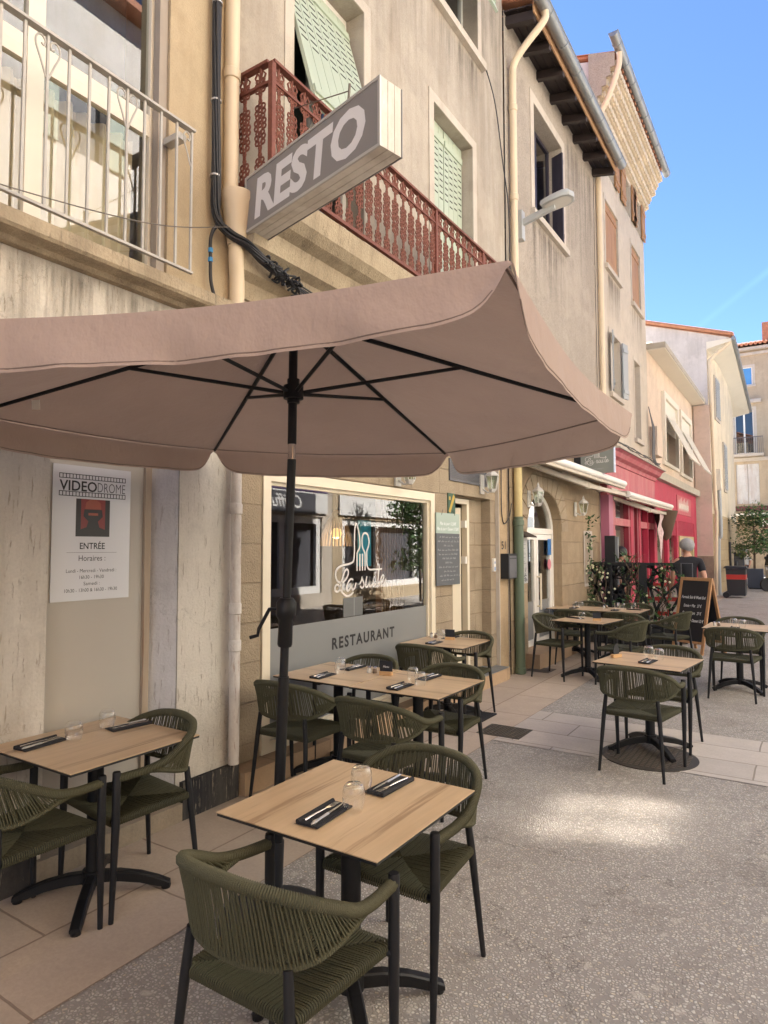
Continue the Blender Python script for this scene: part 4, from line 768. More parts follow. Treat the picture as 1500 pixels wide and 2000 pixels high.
MB().quad((-9.8, 51, 0), (15, 51, 0), (15, 51, 15.7), (-9.8, 51, 15.7)).quad((-9.8, 46.01, 0), (-9.8, 51, 0), (-9.8, 51, 15.7), (-9.8, 46.01, 14)).quad((15, 46.01, 0), (15, 51, 0), (15, 51, 15.7), (15, 46.01, 14)).quad((-4, 47, 0), (7, 47, 0), (7, 47, 3.1), (-4, 47, 3.1)).build('back_walls', M['plG'], G, recalc=False)
MB().fbox(fG, -9, 14, 3.75, 4.0, 0, .3).build('fascia', M['maroon'], G); MB().fbox(fG, -3.7, 6.2, 3.45, 3.55, 0, 1.1).build('awning_edge', M['awn'], G)
sgn = MB().fbox(fG, -2.15, 5, 2.75, 3.42, .2, .3).build('sign_board', M['maroon'], G); put_text(MB(), fG, 'Nor', .62, -2.08, 2.86, .304, bold=.01, align='LEFT').build('lettering', M['shopwhite'], sgn, recalc=False)

# ---------------------------------------------------------------- sunlit side of the street (seen in the window glass)
fO = Fr((4.9, 0, 0), (0, 1, 0), (-1, 0, 0))
def opposite(y0, y1, h, label, mat, sh, floors=(3.9, 6.7, 9.5)):
    o = thing('house', label, 'building', (5, (y0 + y1) / 2, 0), 0, 'houses across the street')
    hs = []; k = max(1, int((y1 - y0) / 2.6)); d = (y1 - y0) / k
    for i in range(k):
        for v in floors: 
            if v + 1.8 < h: hs.append((y0 + d * (i + .5) - .5, y0 + d * (i + .5) + .5, v, v + 1.7))
    hs.append((y0 + .5, y1 - .5, .4, 2.6))
    MB().wall(fO, y0 + .01, y1 - .01, 0, h, hs, .2).build('wall', mat, o, recalc=False)
    mb = MB()
    for q in hs[:-1]: mb.fbox(fO, q[0] - .5, q[0] - .02, q[2], q[3], .01, .05); mb.fbox(fO, q[1] + .02, q[1] + .5, q[2], q[3], .01, .05)
    mb.build('shutters', sh, o)
    mb = MB(); mb.frame(fO, y0 + .5, y1 - .5, .4, 2.6, .2, -.15, -.05)
    for i in range(1, 3): u = y0 + (y1 - y0) * i / 3; mb.fbox(fO, u - .1, u + .1, .6, 2.4, -.14, -.06)
    mb.fbox(fO, y0 + .3, y1 - .3, 2.7, 3.3, .0, .06); mb = mb.build('shopfront', M['shopwhite'] if y0 in (9, 15.5) else sh, o)
    MB().quad(fO.p(y0, 0, -.21), fO.p(y1, 0, -.21), fO.p(y1, h, -.21), fO.p(y0, h, -.21)).build('panes', M['graph'], o, recalc=False)
    x = MB(); x.quad((5, y0 + .02, 0), (11, y0 + .02, 0), (11, y0 + .02, h), (5, y0 + .02, h)).quad((5, y1 - .02, 0), (11, y1 - .02, 0), (11, y1 - .02, h), (5, y1 - .02, h)).quad((11, y0, 0), (11, y1, 0), (11, y1, h), (11, y0, h)); x.build('side_walls', mat, o, recalc=False)
    MB().box((4.5, y0 + .02, h), (11, y1 - .02, h + .15)).build('roof', M['tile'], o)
    return o
O1 = opposite(-16, -7, 8.8, 'apricot house across the street behind the viewer', M['plO'], M['greysh'])
O2 = opposite(-7, 2, 13.5, 'cream house across the street beside the viewer', M['plA'], M['brownsh'])
O3 = opposite(2, 9, 13, 'apricot house across the street facing the nearest cream house', M['plO'], M['green'], (3.6, 9.5))
ow = MB().frame(fO, 6.48, 7.42, 6.47, 7.50, .07, .02, .09); ow.fbox(fO, 6.55, 7.35, 7.03, 7.09, .03, .085); ow.fbox(fO, 6.90, 6.95, 6.54, 7.43, .031, .084); ow = ow.build('window', M['white'], O3)      # its sunlit glass throws the patch of light onto the street
gm_, gn_, gb_ = new('sunlit pane'); gn_.nodes.remove(gb_); gg_ = nd(gn_, 'BsdfGlossy'); gg_.inputs[0].default_value = (.27, .258, .24, 1); gg_.inputs['Roughness'].default_value = .075; lk(gn_, gg_.outputs[0], gn_.nodes['Material Output'].inputs[0])
MB().quad(fO.p(6.55, 6.54, .06), fO.p(7.35, 6.54, .06), fO.p(7.35, 7.43, .06), fO.p(6.55, 7.43, .06)).build('pane', gm_, ow, recalc=False)
O4 = opposite(9, 15.5, 11, 'beige house with the white hairdresser shopfront across the street', M['plD'], M['purpleb'])
O5 = opposite(15.5, 23, 10, 'cream house with a white shopfront across the street behind the round tree', M['plA'], M['greysh'])
O6 = opposite(23, 33, 9.0, 'apricot house at the far end across the street', M['plO'], M['greysh'])
MB().fbox(fO, 9.3, 15.2, 3.31, 3.9, .0, .08).build('purple_fascia', M['purpleb'], O4); b_ = MB().fbox(fO, 11.8, 14.6, 2.68, 3.25, .061, .09).build('sign_board', M['graph'], O4)
fO2 = Fr((4.9, 0, 0), (0, -1, 0), (-1, 0, 0)); put_text(MB(), fO2, 'Coiffure', .5, -13.2, 2.82, .094, shear=.3, bold=.012).build('lettering', M['shopwhite'], b_, recalc=False)

# ================================================================== chairs
def ridged(path, r0, r1, pitch=.003):
    P = [Vector(p) for p in path]; L = [0]
    for a, b in zip(P, P[1:]): L.append(L[-1] + (b - a).length)
    n = int(L[-1] / pitch); out = []; rad = []; j = 0
    for i in range(n + 1):
        d = L[-1] * i / n
        while j < len(L) - 2 and L[j + 1] < d: j += 1
        t = (d - L[j]) / max(1e-9, L[j + 1] - L[j]); out.append(P[j].lerp(P[j + 1], t)); rad.append(r1 if i % 2 else r0)
    return out, rad
def mirror(pts): return [(-x, y, z) for x, y, z in pts[:-1]] + [pts[-1]] + [(x, y, z) for x, y, z in pts[:-1]][::-1]
def make_chair():
    t = thing('rope_chair', 'olive rope armchair', 'chair')
    TOP = [(.262, .205, .640), (.268, .15, .642), (.278, .07, .648), (.284, -.02, .668), (.274, -.11, .712), (.243, -.19, .752), (.175, -.25, .780), (.09, -.278, .792), (0, -.286, .796)]
    LOW = [(.274, .06, .642), (.274, .0, .630), (.268, -.07, .608), (.243, -.145, .586), (.185, -.20, .571), (.10, -.232, .563), (0, -.242, .560)]
    top = spline([(-x, y, z) for x, y, z in TOP][:-1] + TOP[::-1], 8); low = spline([(-x, y, z) for x, y, z in LOW][:-1] + LOW[::-1], 8)
    mb = MB(); p, r = ridged(top, .0180, .0210, .0036); mb.tube(p, r, 8); p, r = ridged(low, .0120, .0142, .0036); mb.tube(p, r, 7)
    def at(P, s):
        L = [0]
        for a, b in zip(P, P[1:]): L.append(L[-1] + (b - a).length)
        d = s * L[-1]
        for i in range(len(P) - 1):
            if L[i + 1] >= d or i == len(P) - 2: return P[i].lerp(P[i + 1], min(1, (d - L[i]) / max(1e-9, L[i + 1] - L[i])))
    cw = random.Random(3); a0, a1 = .185, .815; n = 80
    for i in range(n + 1):
        s = i / n; A = at(top, a0 + (a1 - a0) * s + cw.uniform(-.002, .002)); Bq = at(low, .02 + .96 * s + cw.uniform(-.003, .003)); c = Vector((0, -.02, A.z)); o = (A - c); o.z = 0; o.normalize()
        for sg, ra, rb in ((1, .018, .012), (-1, .014, .010)):
            if sg < 0 and i % 2 == 0: continue
            mb.tube([A + o * sg * ra * .75, A.lerp(Bq, .5) + o * sg * .009, Bq + o * sg * rb * .8], .0033, 5, caps=False)
    mb.build('backrest', M['rope2'], t, smooth=True, local=True)
    # woven seat: cords run square to each rail and meet along the diagonals
    mb = MB()
    X = lambda a, b: (a * (.222 + .016 * b), .0075 + .2085 * b)
    Zt = lambda a, b: .4555 - .014 * (1 - a * a) * (1 - b * b)
    n = 46
    for side in range(4):
        for i in range(n):
            a = -1 + (i + .5) * 2 / n; jz = cw.uniform(-.0016, .0016); pts = []
            for k in range(4):
                b = abs(a) + (1 - abs(a)) * k / 3
                u, v = ((a, b), (b, a), (a, -b), (-b, a))[side]; x, y = X(u, v); pts.append((x, y, Zt(u, v) + jz))
            u, v = ((a, 1), (1, a), (a, -1), (-1, a))[side]; x, y = X(u, v); dx, dy = ((0, 1), (1, 0), (0, -1), (-1, 0))[side]
            for d, z in ((.009, .452), (.0135, .442), (.0125, .430), (.006, .421), (-.02, .420)): pts.append((x + dx * d, y + dy * d, z))
            mb.tube(pts, .0031, 5, caps=False)
    st = mb.build('seat', M['rope'], t, smooth=True, local=True)
    mb = MB().grid(lambda a, b: (*X(a * 2 - 1, b * 2 - 1), Zt(a * 2 - 1, b * 2 - 1) - .008), 8, 8); mb.box((-.205, -.195, .424), (.205, .205, .430)); mb.build('webbing', M['ropeu'], st, local=True)
    for sg in (-1, 1):
        MB().tube([(sg * .263, .212, .672), (sg * .263, .212, .665), (sg * .262, .212, .42), (sg * .256, .222, .0)], [.0165, .0185, .0185, .0115], 12).build('leg', M['anth'], t, smooth=True, local=True)
        MB().tube([(sg * .190, -.205, .572), (sg * .205, -.214, .43), (sg * .236, -.252, .0)], [.0145, .0165, .0105], 12).build('leg', M['anth'], t, smooth=True, local=True)
        MB().tube([(sg * .26, .205, .432), (sg * .215, .195, .432)], .0135, 8).tube([(sg * .215, .2, .432), (sg * .20, -.2, .432)], .011, 8).tube([(sg * .207, -.213, .432), (sg * .185, -.195, .432)], .0125, 8).build('seat_frame', M['anth'], t, smooth=True, local=True)
    return t
chair0 = make_chair(); used = []
def chair(x, y, deg, label, group):
    c = chair0 if not used else copy_tree(chair0); used.append(1)
    c.location = (x, y, .003 if x > -2.385 else .006); c.rotation_euler = (0, 0, R(deg)); c['label'] = label; c['group'] = group
GF = 'olive rope armchairs at the terrace tables'
chair(-1.39, 1.58, 0, 'nearest olive rope armchair, back to the viewer, in front of the closest table', GF)
chair(-1.42, 2.33, 180, 'olive rope armchair on the far side of the closest table', GF)
chair(-2.92, 2.13, 173, 'olive rope armchair by the cream pilaster, far side of the left table', GF)
chair(-2.95, 1.60, 2, 'olive rope armchair cut by the left edge, near side of the left table', GF)
chair(-3.0, 3.56, 2, 'olive rope armchair behind the parasol pole at the long table under the shop window', GF)
chair(-2.22, 3.46, -3, 'olive rope armchair with its back to the closest table, street end of the long table', GF)
chair(-2.27, 4.26, 180, 'olive rope armchair facing the viewer at the street end of the long window table', GF)
chair(-3.02, 4.27, 178, 'olive rope armchair beside the frosted glass, window end of the long table', GF)
chair(-3.05, 5.50, 0, 'olive rope armchair on the near side of the small table by the open door', GF)
chair(-3.0, 6.10, 178, 'olive rope armchair on the far side of the small table by the open door', GF)
chair(-1.12, 5.37, -6, 'olive rope armchair in front of the table on the manhole cover', GF)
chair(-1.08, 6.14, 174, 'olive rope armchair behind the table on the manhole cover', GF)
chair(-.73, 8.45, -4, 'olive rope armchair in front of the table cut by the right edge of the photo', GF)
chair(-.75, 9.22, 178, 'olive rope armchair behind the table cut by the right edge of the photo', GF)
chair(-2.80, 8.52, -100, 'olive rope armchair seen from the side, nearest the green drainpipe', GF)
chair(-1.97, 8.48, 76, 'olive rope armchair seen from the side, street end of the table before the arched door', GF)
chair(-2.88, 9.62, 0, 'olive rope armchair at the wall end of the farthest long table, back to the viewer', GF)
chair(-2.17, 9.60, -4, 'olive rope armchair at the middle of the farthest long table, back to the viewer', GF)
chair(-3.02, 10.70, 180, 'olive rope armchair between the farthest long table and the leafy screen, wall end', GF)
chair(-2.30, 10.70, 180, 'olive rope armchair between the farthest long table and the leafy screen, street end', GF)
chair(-1.68, 9.95, 72, 'olive rope armchair turned sideways in front of the chalk easel', GF)

# ================================================================== tables
def make_table():
    t = thing('bistro_table', 'table', 'table')
    MB().box((-.348, -.348, .727), (.348, .348, .7375)).build('top_edge', M['edge'], t, local=True)
    MB().box((-.35, -.35, .7377), (.35, .35, .741)).build('tabletop', M['top'], t, local=True)
    MB().tube([(0, 0, .10), (0, 0, .70)], .038, 16).tube([(0, 0, .06), (0, 0, .125)], .052, 16).build('column', M['black'], t, smooth=True, local=True)
    mb = MB()
    for a in (0, pi / 2): mb.bar((-.26 * cos(a), -.26 * sin(a), .710), (.26 * cos(a), .26 * sin(a), .710), .05, .03)
    mb.build('top_bracket', M['black'], t, local=True)
    for k in range(4):
        a = pi / 4 + k * pi / 2; d = Vector((cos(a), sin(a), 0)); q = Vector((-sin(a), cos(a), 0)); mb = MB(); prof = [(.03, .115, .05), (.12, .11, .048), (.22, .09, .045), (.30, .062, .042), (.36, .034, .042)]; vs = []
        for r_, z, h in prof:
            b = 0.006
            for sx, zz in ((-.024, z - h), (.024, z - h), (.024, z - b), (.017, z), (-.017, z), (-.024, z - b)): vs.append(d * r_ + q * sx + Vector((0, 0, max(.014, zz) if zz < z - .02 else zz)))
        fs = [(i * 6 + j, i * 6 + (j + 1) % 6, (i + 1) * 6 + (j + 1) % 6, (i + 1) * 6 + j) for i in range(4) for j in range(6)] + [tuple(range(6)), tuple(24 + j for j in range(6))]
        mb.add(vs, fs); mb.lathe([(.022, 0), (.024, .016)], d * .34, 12); mb.build('foot', M['black'], t, local=True)
    return t
tab0 = make_table(); tabs = []
GT = 'oak topped bistro tables of the terrace'
def table(x, y, deg, label):
    c = tab0 if not tabs else copy_tree(tab0); tabs.append(1); c.location = (x, y, .002 if x > -2.385 else .005); c.rotation_euler = (0, 0, R(deg)); c['label'] = label; c['group'] = GT
table(-1.48, 2.05, 0, 'closest oak topped bistro table with two upturned tumblers at its centre')
table(-2.99, 1.985, 0, 'oak topped bistro table at the left edge under the cinema panel')
table(-3.04, 4.045, 90, 'window half of the long oak table pair under the frosted glass')
table(-2.338, 4.045, 90, 'street half of the long oak table pair under the frosted glass')
table(-3.115, 5.98, 90, 'small oak topped table beside the open restaurant door')
table(-1.155, 5.90, 83, 'oak topped bistro table standing on the round manhole cover')
table(-.72, 8.96, 88, 'oak topped bistro table cut by the right edge of the photo')
table(-2.465, 8.73, 82, 'oak topped bistro table in front of the arched white door')
table(-3.12, 10.39, 88, 'wall half of the farthest long oak table pair')
table(-2.415, 10.37, 88, 'street half of the farthest long oak table pair')

# ================================================================== table settings
TZ = .7465
def once(fn):
    st = {}
    def f(x, y, deg, label, group, z=TZ):
        if 'o' not in st: st['o'] = fn(); o = st['o']
        else: o = copy_tree(st['o'])
        o.location = (x, y, z); o.rotation_euler = (0, 0, R(deg)); o['label'] = label; o['group'] = group; return o
    return f
def _tumbler():
    out = [(.0305, 0), (.0345, .008), (.0395, .028), (.0425, .05), (.0415, .072), (.036, .090), (.028, .0985), (.0, .101)]
    inn = [(.0295, .0005), (.0335, .008), (.0382, .028), (.041, .05), (.040, .070), (.034, .083), (.02, .087), (0, .0875)]
    o = MB().lathe(out, n=28, cap=False).lathe([(.034, .087), (.02, .0885), (0, .089)], n=28, cap=False).build('tumbler', M['tumbler'], None, smooth=True, recalc=False, angle=0); return tag(o, 't', 'glass')
def _napkin():
    mb = MB(); mb.box((-.046, -.11, .0002), (.046, .11, .006)); mb.tube([(-.040, -.109, .009), (-.040, .109, .009)], .0085, 8); mb.box((-.034, -.109, .0062), (.030, .109, .0085))
    return tag(mb.build('napkin', M['napkin'], None, smooth=True), 'n', 'napkin')
def _fork():
    t = thing('fork', 'f', 'fork'); mb = MB(); mb.tube([(0, -.10, .006), (0, -.03, .0075), (0, .02, .006)], [.0062, .0048, .003], 8, flat=.6).build('handle', M['steel'], t, smooth=True, local=True)
    mb = MB(); mb.hexa([(-.003, .02, .005), (.003, .02, .005), (.010, .048, .003), (-.010, .048, .003), (-.003, .02, .007), (.003, .02, .007), (.010, .048, .005), (-.010, .048, .005)])
    for i in range(4): x = -.0085 + i * .00567; mb.bar((x, .048, .004), (x * .95, .092, .0055), .0028, .002)
    mb.build('tines', M['steel'], t, local=True); return t
def _knife():
    t = thing('knife', 'k', 'knife'); MB().tube([(0, -.105, .0065), (0, -.09, .007), (0, -.05, .0065), (0, -.005, .0062), (0, .0, .0066)], [.004, .0078, .0058, .0068, .0055], 10, flat=.7).build('handle', simple('ivory steel handle', (.66, .65, .62), .25, .6), t, smooth=True, local=True)
    MB().prism(W, [(-.005, 0), (.006, 0), (.006, .06), (.003, .095), (-.003, .108), (-.005, .06)], 0, .0015)
    mb = MB(); P = [(-.005, 0), (.006, 0), (.006, .06), (.002, .095), (-.004, .108)]; mb.add([(x, y, .006) for x, y in P] + [(x, y, .0075) for x, y in P], [(0, 1, 2, 3, 4), (5, 6, 7, 8, 9)] + [(i, (i + 1) % 5, 5 + (i + 1) % 5, 5 + i) for i in range(5)]); mb.build('blade', M['steel'], t, local=True); return t
tumbler, napkin, fork, knife = once(_tumbler), once(_napkin), once(_fork), once(_knife)
def setting(x, y, deg, where):
    napkin(x, y, deg, 'folded black paper napkin ' + where, 'napkins laid on the tables')
    c, s = cos(R(deg)), sin(R(deg)); P = lambda a, b: (x + a * c - b * s, y + a * s + b * c)
    fork(*P(-.016, .005), deg - 3, 'steel fork on the napkin ' + where, 'forks laid on the napkins', TZ + .0065)
    knife(*P(.018, -.006), deg + 2, 'steel knife on the napkin ' + where, 'knives laid on the napkins', TZ + .0065)
GG = 'clear tumblers turned upside down'
setting(-1.475, 1.885, 3, 'on the near side of the closest table'); setting(-1.43, 2.245, 178, 'on the far side of the closest table')
tumbler(-1.41, 1.97, 0, 'nearer upturned clear tumbler on the closest table', GG); tumbler(-1.495, 2.14, 0, 'farther upturned clear tumbler on the closest table', GG)
setting(-3.16, 1.80, 5, 'near the wall on the left table'); setting(-3.08, 2.235, 172, 'on the far side of the left table')
tumbler(-3.08, 1.92, 0, 'upturned clear tumbler nearer the viewer on the left table', GG); tumbler(-3.15, 2.15, 0, 'upturned clear tumbler nearer the wall on the left table', GG)
setting(-3.05, 3.87, 3, 'by the pole, window end of the long table'); setting(-3.05, 4.25, 177, 'at the back, window end of the long table')
setting(-2.37, 3.86, 0, 'on the near edge, street half of the long table'); setting(-2.36, 4.24, 178, 'at the back, street half of the long table')
tumbler(-3.09, 4.14, 0, 'rear upturned tumbler at the window end of the long table', GG); tumbler(-3.0, 4.01, 0, 'front upturned tumbler at the window end of the long table', GG)
tumbler(-2.40, 4.08, 0, 'rear upturned tumbler on the street half of the long table', GG); tumbler(-2.27, 3.96, 0, 'front upturned tumbler on the street half of the long table', GG)
setting(-3.16, 5.80, 2, 'on the near side of the table by the open door'); setting(-3.2, 6.22, 178, 'on the far side of the table by the open door')
tumbler(-3.26, 6.12, 0, 'rear upturned tumbler on the table by the open door', GG); tumbler(-3.19, 6.01, 0, 'front upturned tumbler on the table by the open door', GG)
setting(-1.14, 5.80, -6, 'on the table standing on the manhole cover')
tumbler(-1.18, 6.04, 0, 'left upturned tumbler on the table over the manhole cover', GG); tumbler(-1.08, 5.94, 0, 'right upturned tumbler on the table over the manhole cover', GG)
setting(-.74, 8.72, 0, 'on the table cut by the right edge')
tumbler(-.77, 8.92, 0, 'left upturned tumbler on the table at the right edge', GG); tumbler(-.67, 8.82, 0, 'right upturned tumbler on the table at the right edge', GG)
napkin(-2.66, 8.86, 70, 'folded black paper napkin on the table before the arched door', 'napkins laid on the tables')
tumbler(-2.53, 8.72, 0, 'upturned tumbler on the table before the arched door', GG)
setting(-3.1, 10.28, 0, 'at the wall end of the farthest long table'); setting(-2.46, 10.24, 0, 'at the middle of the farthest long table')
napkin(-2.24, 10.50, 80, 'folded black paper napkin at the street end of the farthest long table', 'napkins laid on the tables')
for x, y, l in ((-3.14, 10.44, 'rear upturned tumbler at the wall end of the farthest long table'), (-3.03, 10.40, 'front upturned tumbler at the wall end of the farthest long table'), (-2.50, 10.50, 'left upturned tumbler of the close pair on the farthest long table'), (-2.40, 10.42, 'right upturned tumbler of the close pair on the farthest long table'), (-2.28, 10.62, 'lone upturned tumbler at the street end of the farthest long table')): tumbler(x, y, 0, l, GG)
def shaker(x, y, label, c):
    t = thing('shaker', label, 'shaker', (x, y, TZ), 0, 'salt and pepper shakers'); t['label'] = label
    MB().lathe([(.017, 0), (.019, .005), (.015, .03), (.014, .036)], n=12).build('jar', c, t, smooth=True, local=True); MB().lathe([(.0145, .0362), (.015, .045), (.008, .052), (0, .053)], n=12).build('cap', M['steel'], t, smooth=True, local=True)
sal, pep = simple('salt', (.6, .58, .53), .4), simple('pepper', (.2, .14, .09), .4)
for x, y, wl in ((-2.84, 4.17, 'on the long window table'), (-3.38, 6.14, 'on the table by the open door'), (-.97, 8.88, 'on the right edge table'), (-2.70, 10.5, 'on the farthest long table')):
    shaker(x, y, 'pale salt shaker with steel cap ' + wl, sal); shaker(x + .045, y + .012, 'brown pepper shaker with steel cap ' + wl, pep)
def menu_card(x, y, deg, label, txt='', rnd=False):
    t = thing('menu_card', label, 'menu card', (x, y, TZ), R(deg), 'small black cards in wooden blocks')
    MB().box((-.05, -.018, 0), (.05, .018, .028)).build('wood_block', M['block'], t, local=True)
    P = [(-.05, .02), (.05, .02), (.05, .105), (-.05, .105)] if not rnd else [(-.03, .02), (.03, .02), (.036, .06), (.024, .10), (0, .118), (-.024, .10), (-.036, .06)]
    c = MB().prism(W, P, -.002, .002).build('card', M['board'], t, local=True)
    if txt: put_text(MB(), Fr((0, -.0022, 0), (1, 0, 0), (0, -1, 0)), txt, .022, 0, .055, .0002, shear=.2).build('lettering', M['chalk'], c, local=True, recalc=False)
menu_card(-2.68, 4.16, 12, 'small black card reading Menu on the long window table', 'Menu'); menu_card(-3.14, 6.10, 15, 'small black card in a wood block on the table by the open door')
menu_card(-1.42, 5.90, 62, 'small rounded black card on the table over the manhole cover', '', True); menu_card(-2.33, 8.70, 14, 'small black card on the table before the arched door')

# ================================================================== parasol
U = thing('parasol', 'large taupe hexagonal parasol with a black crank pole over the nearest tables', 'parasol', (-2.07, 2.28, 0))
UC = Vector((-1.93, 2.23, 2.77))
COR = [Vector(p) for p in ((-3.235, 1.451, 2.325), (-3.258, 2.969, 2.347), (-1.945, 3.75, 2.313), (-.66, 3.055, 2.309), (-.602, 1.491, 2.405), (-1.915, .71, 2.276))]
def panel_pt(a, b, s, q):      # q from the crown to the edge, s across the panel
    e = a.lerp(b, s); p = UC.lerp(e, q); sag = sin(pi * s)
    p.z += -.035 * sag * q * (1 - .25 * q) - .01 * sin(pi * q)
    cdir = (Vector((e.x, e.y, 0)) - Vector((UC.x, UC.y, 0))).normalized(); p -= cdir * (.035 * sag * q * q); return p
mb = MB()
for i in range(6):
    a, b = COR[i], COR[(i + 1) % 6]; mb.grid(lambda s, q: panel_pt(a, b, s, .02 + .98 * q), 16, 14)
can = mb.build('canopy', M['canopy'], U, smooth=True, recalc=False, angle=0)
vr = random.Random(5)
for i in range(6):
    a, b = COR[i], COR[(i + 1) % 6]; ph = [vr.uniform(0, 6) for _ in range(4)]
    def vp_(s, q, a=a, b=b, ph=ph, i=i):
        p = panel_pt(a, b, s, 1.0); out = Vector((p.x - UC.x, p.y - UC.y, 0)).normalized(); e = min(s, 1 - s) * (b - a).length
        dr_ = .145 if i in (4, 5) else .15; d = dr_ * (1 - math.exp(-((e / .06) ** 1.3))) if e < .25 else dr_
        d = max(.015, d); wv = .014 * sin(s * 9 + ph[0] + q) + .009 * sin(s * 23 + ph[1] + 3.5 * q) + .005 * sin(s * 47 + ph[2] + 3 * q) + .002 * sin(s * 90 + ph[3]); t = q; wv *= .3 if i == 3 else 1.
        p = p + out * (.006 + .018 * t + wv * t * t) + Vector((0, 0, .004 - d * t)); return p
    MB().grid(vp_, 90, 7).build('valance', M['canopy'], can, smooth=True, recalc=False, angle=0)
    MB().tube([vp_(s / 60, .93) + Vector((0, 0, .0)) for s in range(2, 59)], .0022, 4).build('lower_hem', M['seam'], can, smooth=True)
    MB().tube([panel_pt(a, b, s / 24, .992) - Vector((0, 0, .004)) for s in range(25)], .0035, 5).build('hem_seam', M['seam'], can, smooth=True)
    rib = MB().tube([UC + Vector((0, 0, -.025)) + (a - UC) * .02, UC.lerp(a, .55) + Vector((0, 0, -.018)), a + Vector((0, 0, -.012)) - (a - UC) * .015], [.011, .011, .008], 8).build('rib', M['black'], U, smooth=True)
    mid = UC.lerp(a, .5) + Vector((0, 0, -.022)); hub = Vector((-1.932, 2.228, 2.405)); d = (mid - hub); dx = Vector((d.x, d.y, 0)).normalized()
    MB().tube([hub + dx * .045, mid], [.009, .0085], 8).build('strut', M['black'], rib, smooth=True)
pb, pj, ph_ = Vector((-2.07, 2.28, .06)), Vector((-1.937, 2.225, 2.10)), Vector((-1.932, 2.228, 2.78))
pole = MB().tube([pb, pb.lerp(pj, .52)], .0245, 18).build('lower_pole', M['black'], U, smooth=True)
MB().tube([pb.lerp(pj, .50), pj], .0195, 18).build('middle_pole', M['black'], U, smooth=True)
MB().tube([pj.lerp(ph_, -.01), pj.lerp(ph_, .115)], .0175, 18).build('tilt_joint', M['chrome'], U, smooth=True)
MB().tube([pj.lerp(ph_, .10), ph_], .020, 18).build('upper_pole', M['black'], U, smooth=True)
MB().tube([hub + Vector((0, 0, -.03)), hub + Vector((0, 0, .03))], .045, 18).tube([hub + Vector((0, 0, -.05)), hub + Vector((0, 0, .06))], .028, 18).build('runner', M['black'], U, smooth=True)
MB().tube([UC + Vector((0, 0, -.05)), UC + Vector((0, 0, .0))], .05, 16).tube([UC, UC + Vector((0, 0, .08))], .02, 12).build('crown', M['black'], U, smooth=True)
ck = pb.lerp(pj, .655); cz = (pj - pb).normalized()
cr = MB().tube([ck - cz * .14, ck - cz * .13, ck - cz * .02, ck + cz * .0, ck + cz * .06, ck + cz * .08], [.030, .034, .032, .045, .045, .030], 16).build('crank_housing', M['black'], U, smooth=True)
cd = Vector((-.84, -.54, 0)); MB().tube([ck + cz * .03 + cd * .04, ck + cz * .03 + cd * .075, ck - cz * .06 + cd * .12, ck - cz * .09 + cd * .125, ck - cz * .10 + cd * .16], .0085, 8).build('crank_handle', M['black'], cr, smooth=True)
MB().lathe([(.0, 0), (.25, 0), (.255, .02), (.245, .05), (.20, .066), (.06, .075), (.05, .09)], (-2.07, 2.28, .004), 40).tube([(-2.07, 2.28, .07), pb + cz * .32], .031, 16).build('base', M['cbase'], U, smooth=True)
t0 = UC.lerp(COR[0], .80); MB().hexa([t0 + Vector(v) for v in ((0, 0, -.03), (.03, .02, -.03), (.035, .02, -.075), (.005, 0, -.075), (0, .002, -.03), (.03, .022, -.03), (.035, .022, -.075), (.005, .002, -.075))]).build('care_label', M['white'], can)

# ================================================================== signs and things on the facades
sgA, sgB = Vector((-3.22, 3.195, 0)), Vector((-1.875, 2.87, 0)); su = (sgB - sgA).normalized(); sw = Vector((su.y, -su.x, 0))   # sw points to the viewer
fs_ = Fr(sgA, su, sw); L_ = (sgB - sgA).length
Sg = thing('shop_sign', 'grey lightbox sign reading RESTO jutting out beside the red iron balcony', 'sign', (-3.22, 3.2, 3.89))
z0, z1 = 3.885, 4.285
mb = MB().frame(fs_, 0, L_, z0, z1, .018, -.004, .008); mb.build('trim', M['signs'], Sg)
fc = MB().fbox(fs_, .018, L_ - .018, z0 + .018, z1 - .018, -.003, .003).build('face', M['signg'], Sg)
put_text(MB(), fs_, 'RESTO', .36, L_ * .5, z0 + .075, .0036, bold=.04, shear=.12, width=1.14, sy=1.0).build('lettering', M['signw'], fc, recalc=False)
cs_ = MB(); 
for k in range(3): cs_.fbox(fs_, .002, L_ - .002, z0 + .002, z1 - .002, -.0045 - .052 * (k + 1) + .004, -.0045 - .052 * k)
cs_.fbox(fs_, .01, L_ - .012, z0 + .012, z1 - .012, -.155, -.006); cs_.build('casing', M['signl'], Sg)
MB().fbox(fs_, .0, L_, z0, z1, -.168, -.1615).build('rear_face', M['signg'], Sg)
MB().fbox(fs_, -.16, .0, 3.98, 4.02, -.10, -.06).fbox(fs_, -.16, 0, 4.15, 4.19, -.10, -.06).build('wall_bracket', M['graph'], Sg)
wl = thing('stay_wire', 'thin steel wire running from the balcony to the top of the grey sign', 'wire', (-3.1, 3.6, 4.9))
MB().tube([(-3.08, 3.52, 4.93), (-2.15, 2.96, 4.36)], .0035, 5).tube([(-2.16, 2.96, 4.29), (-2.15, 2.96, 4.40)], .008, 6).build('cable', M['wire'], wl)

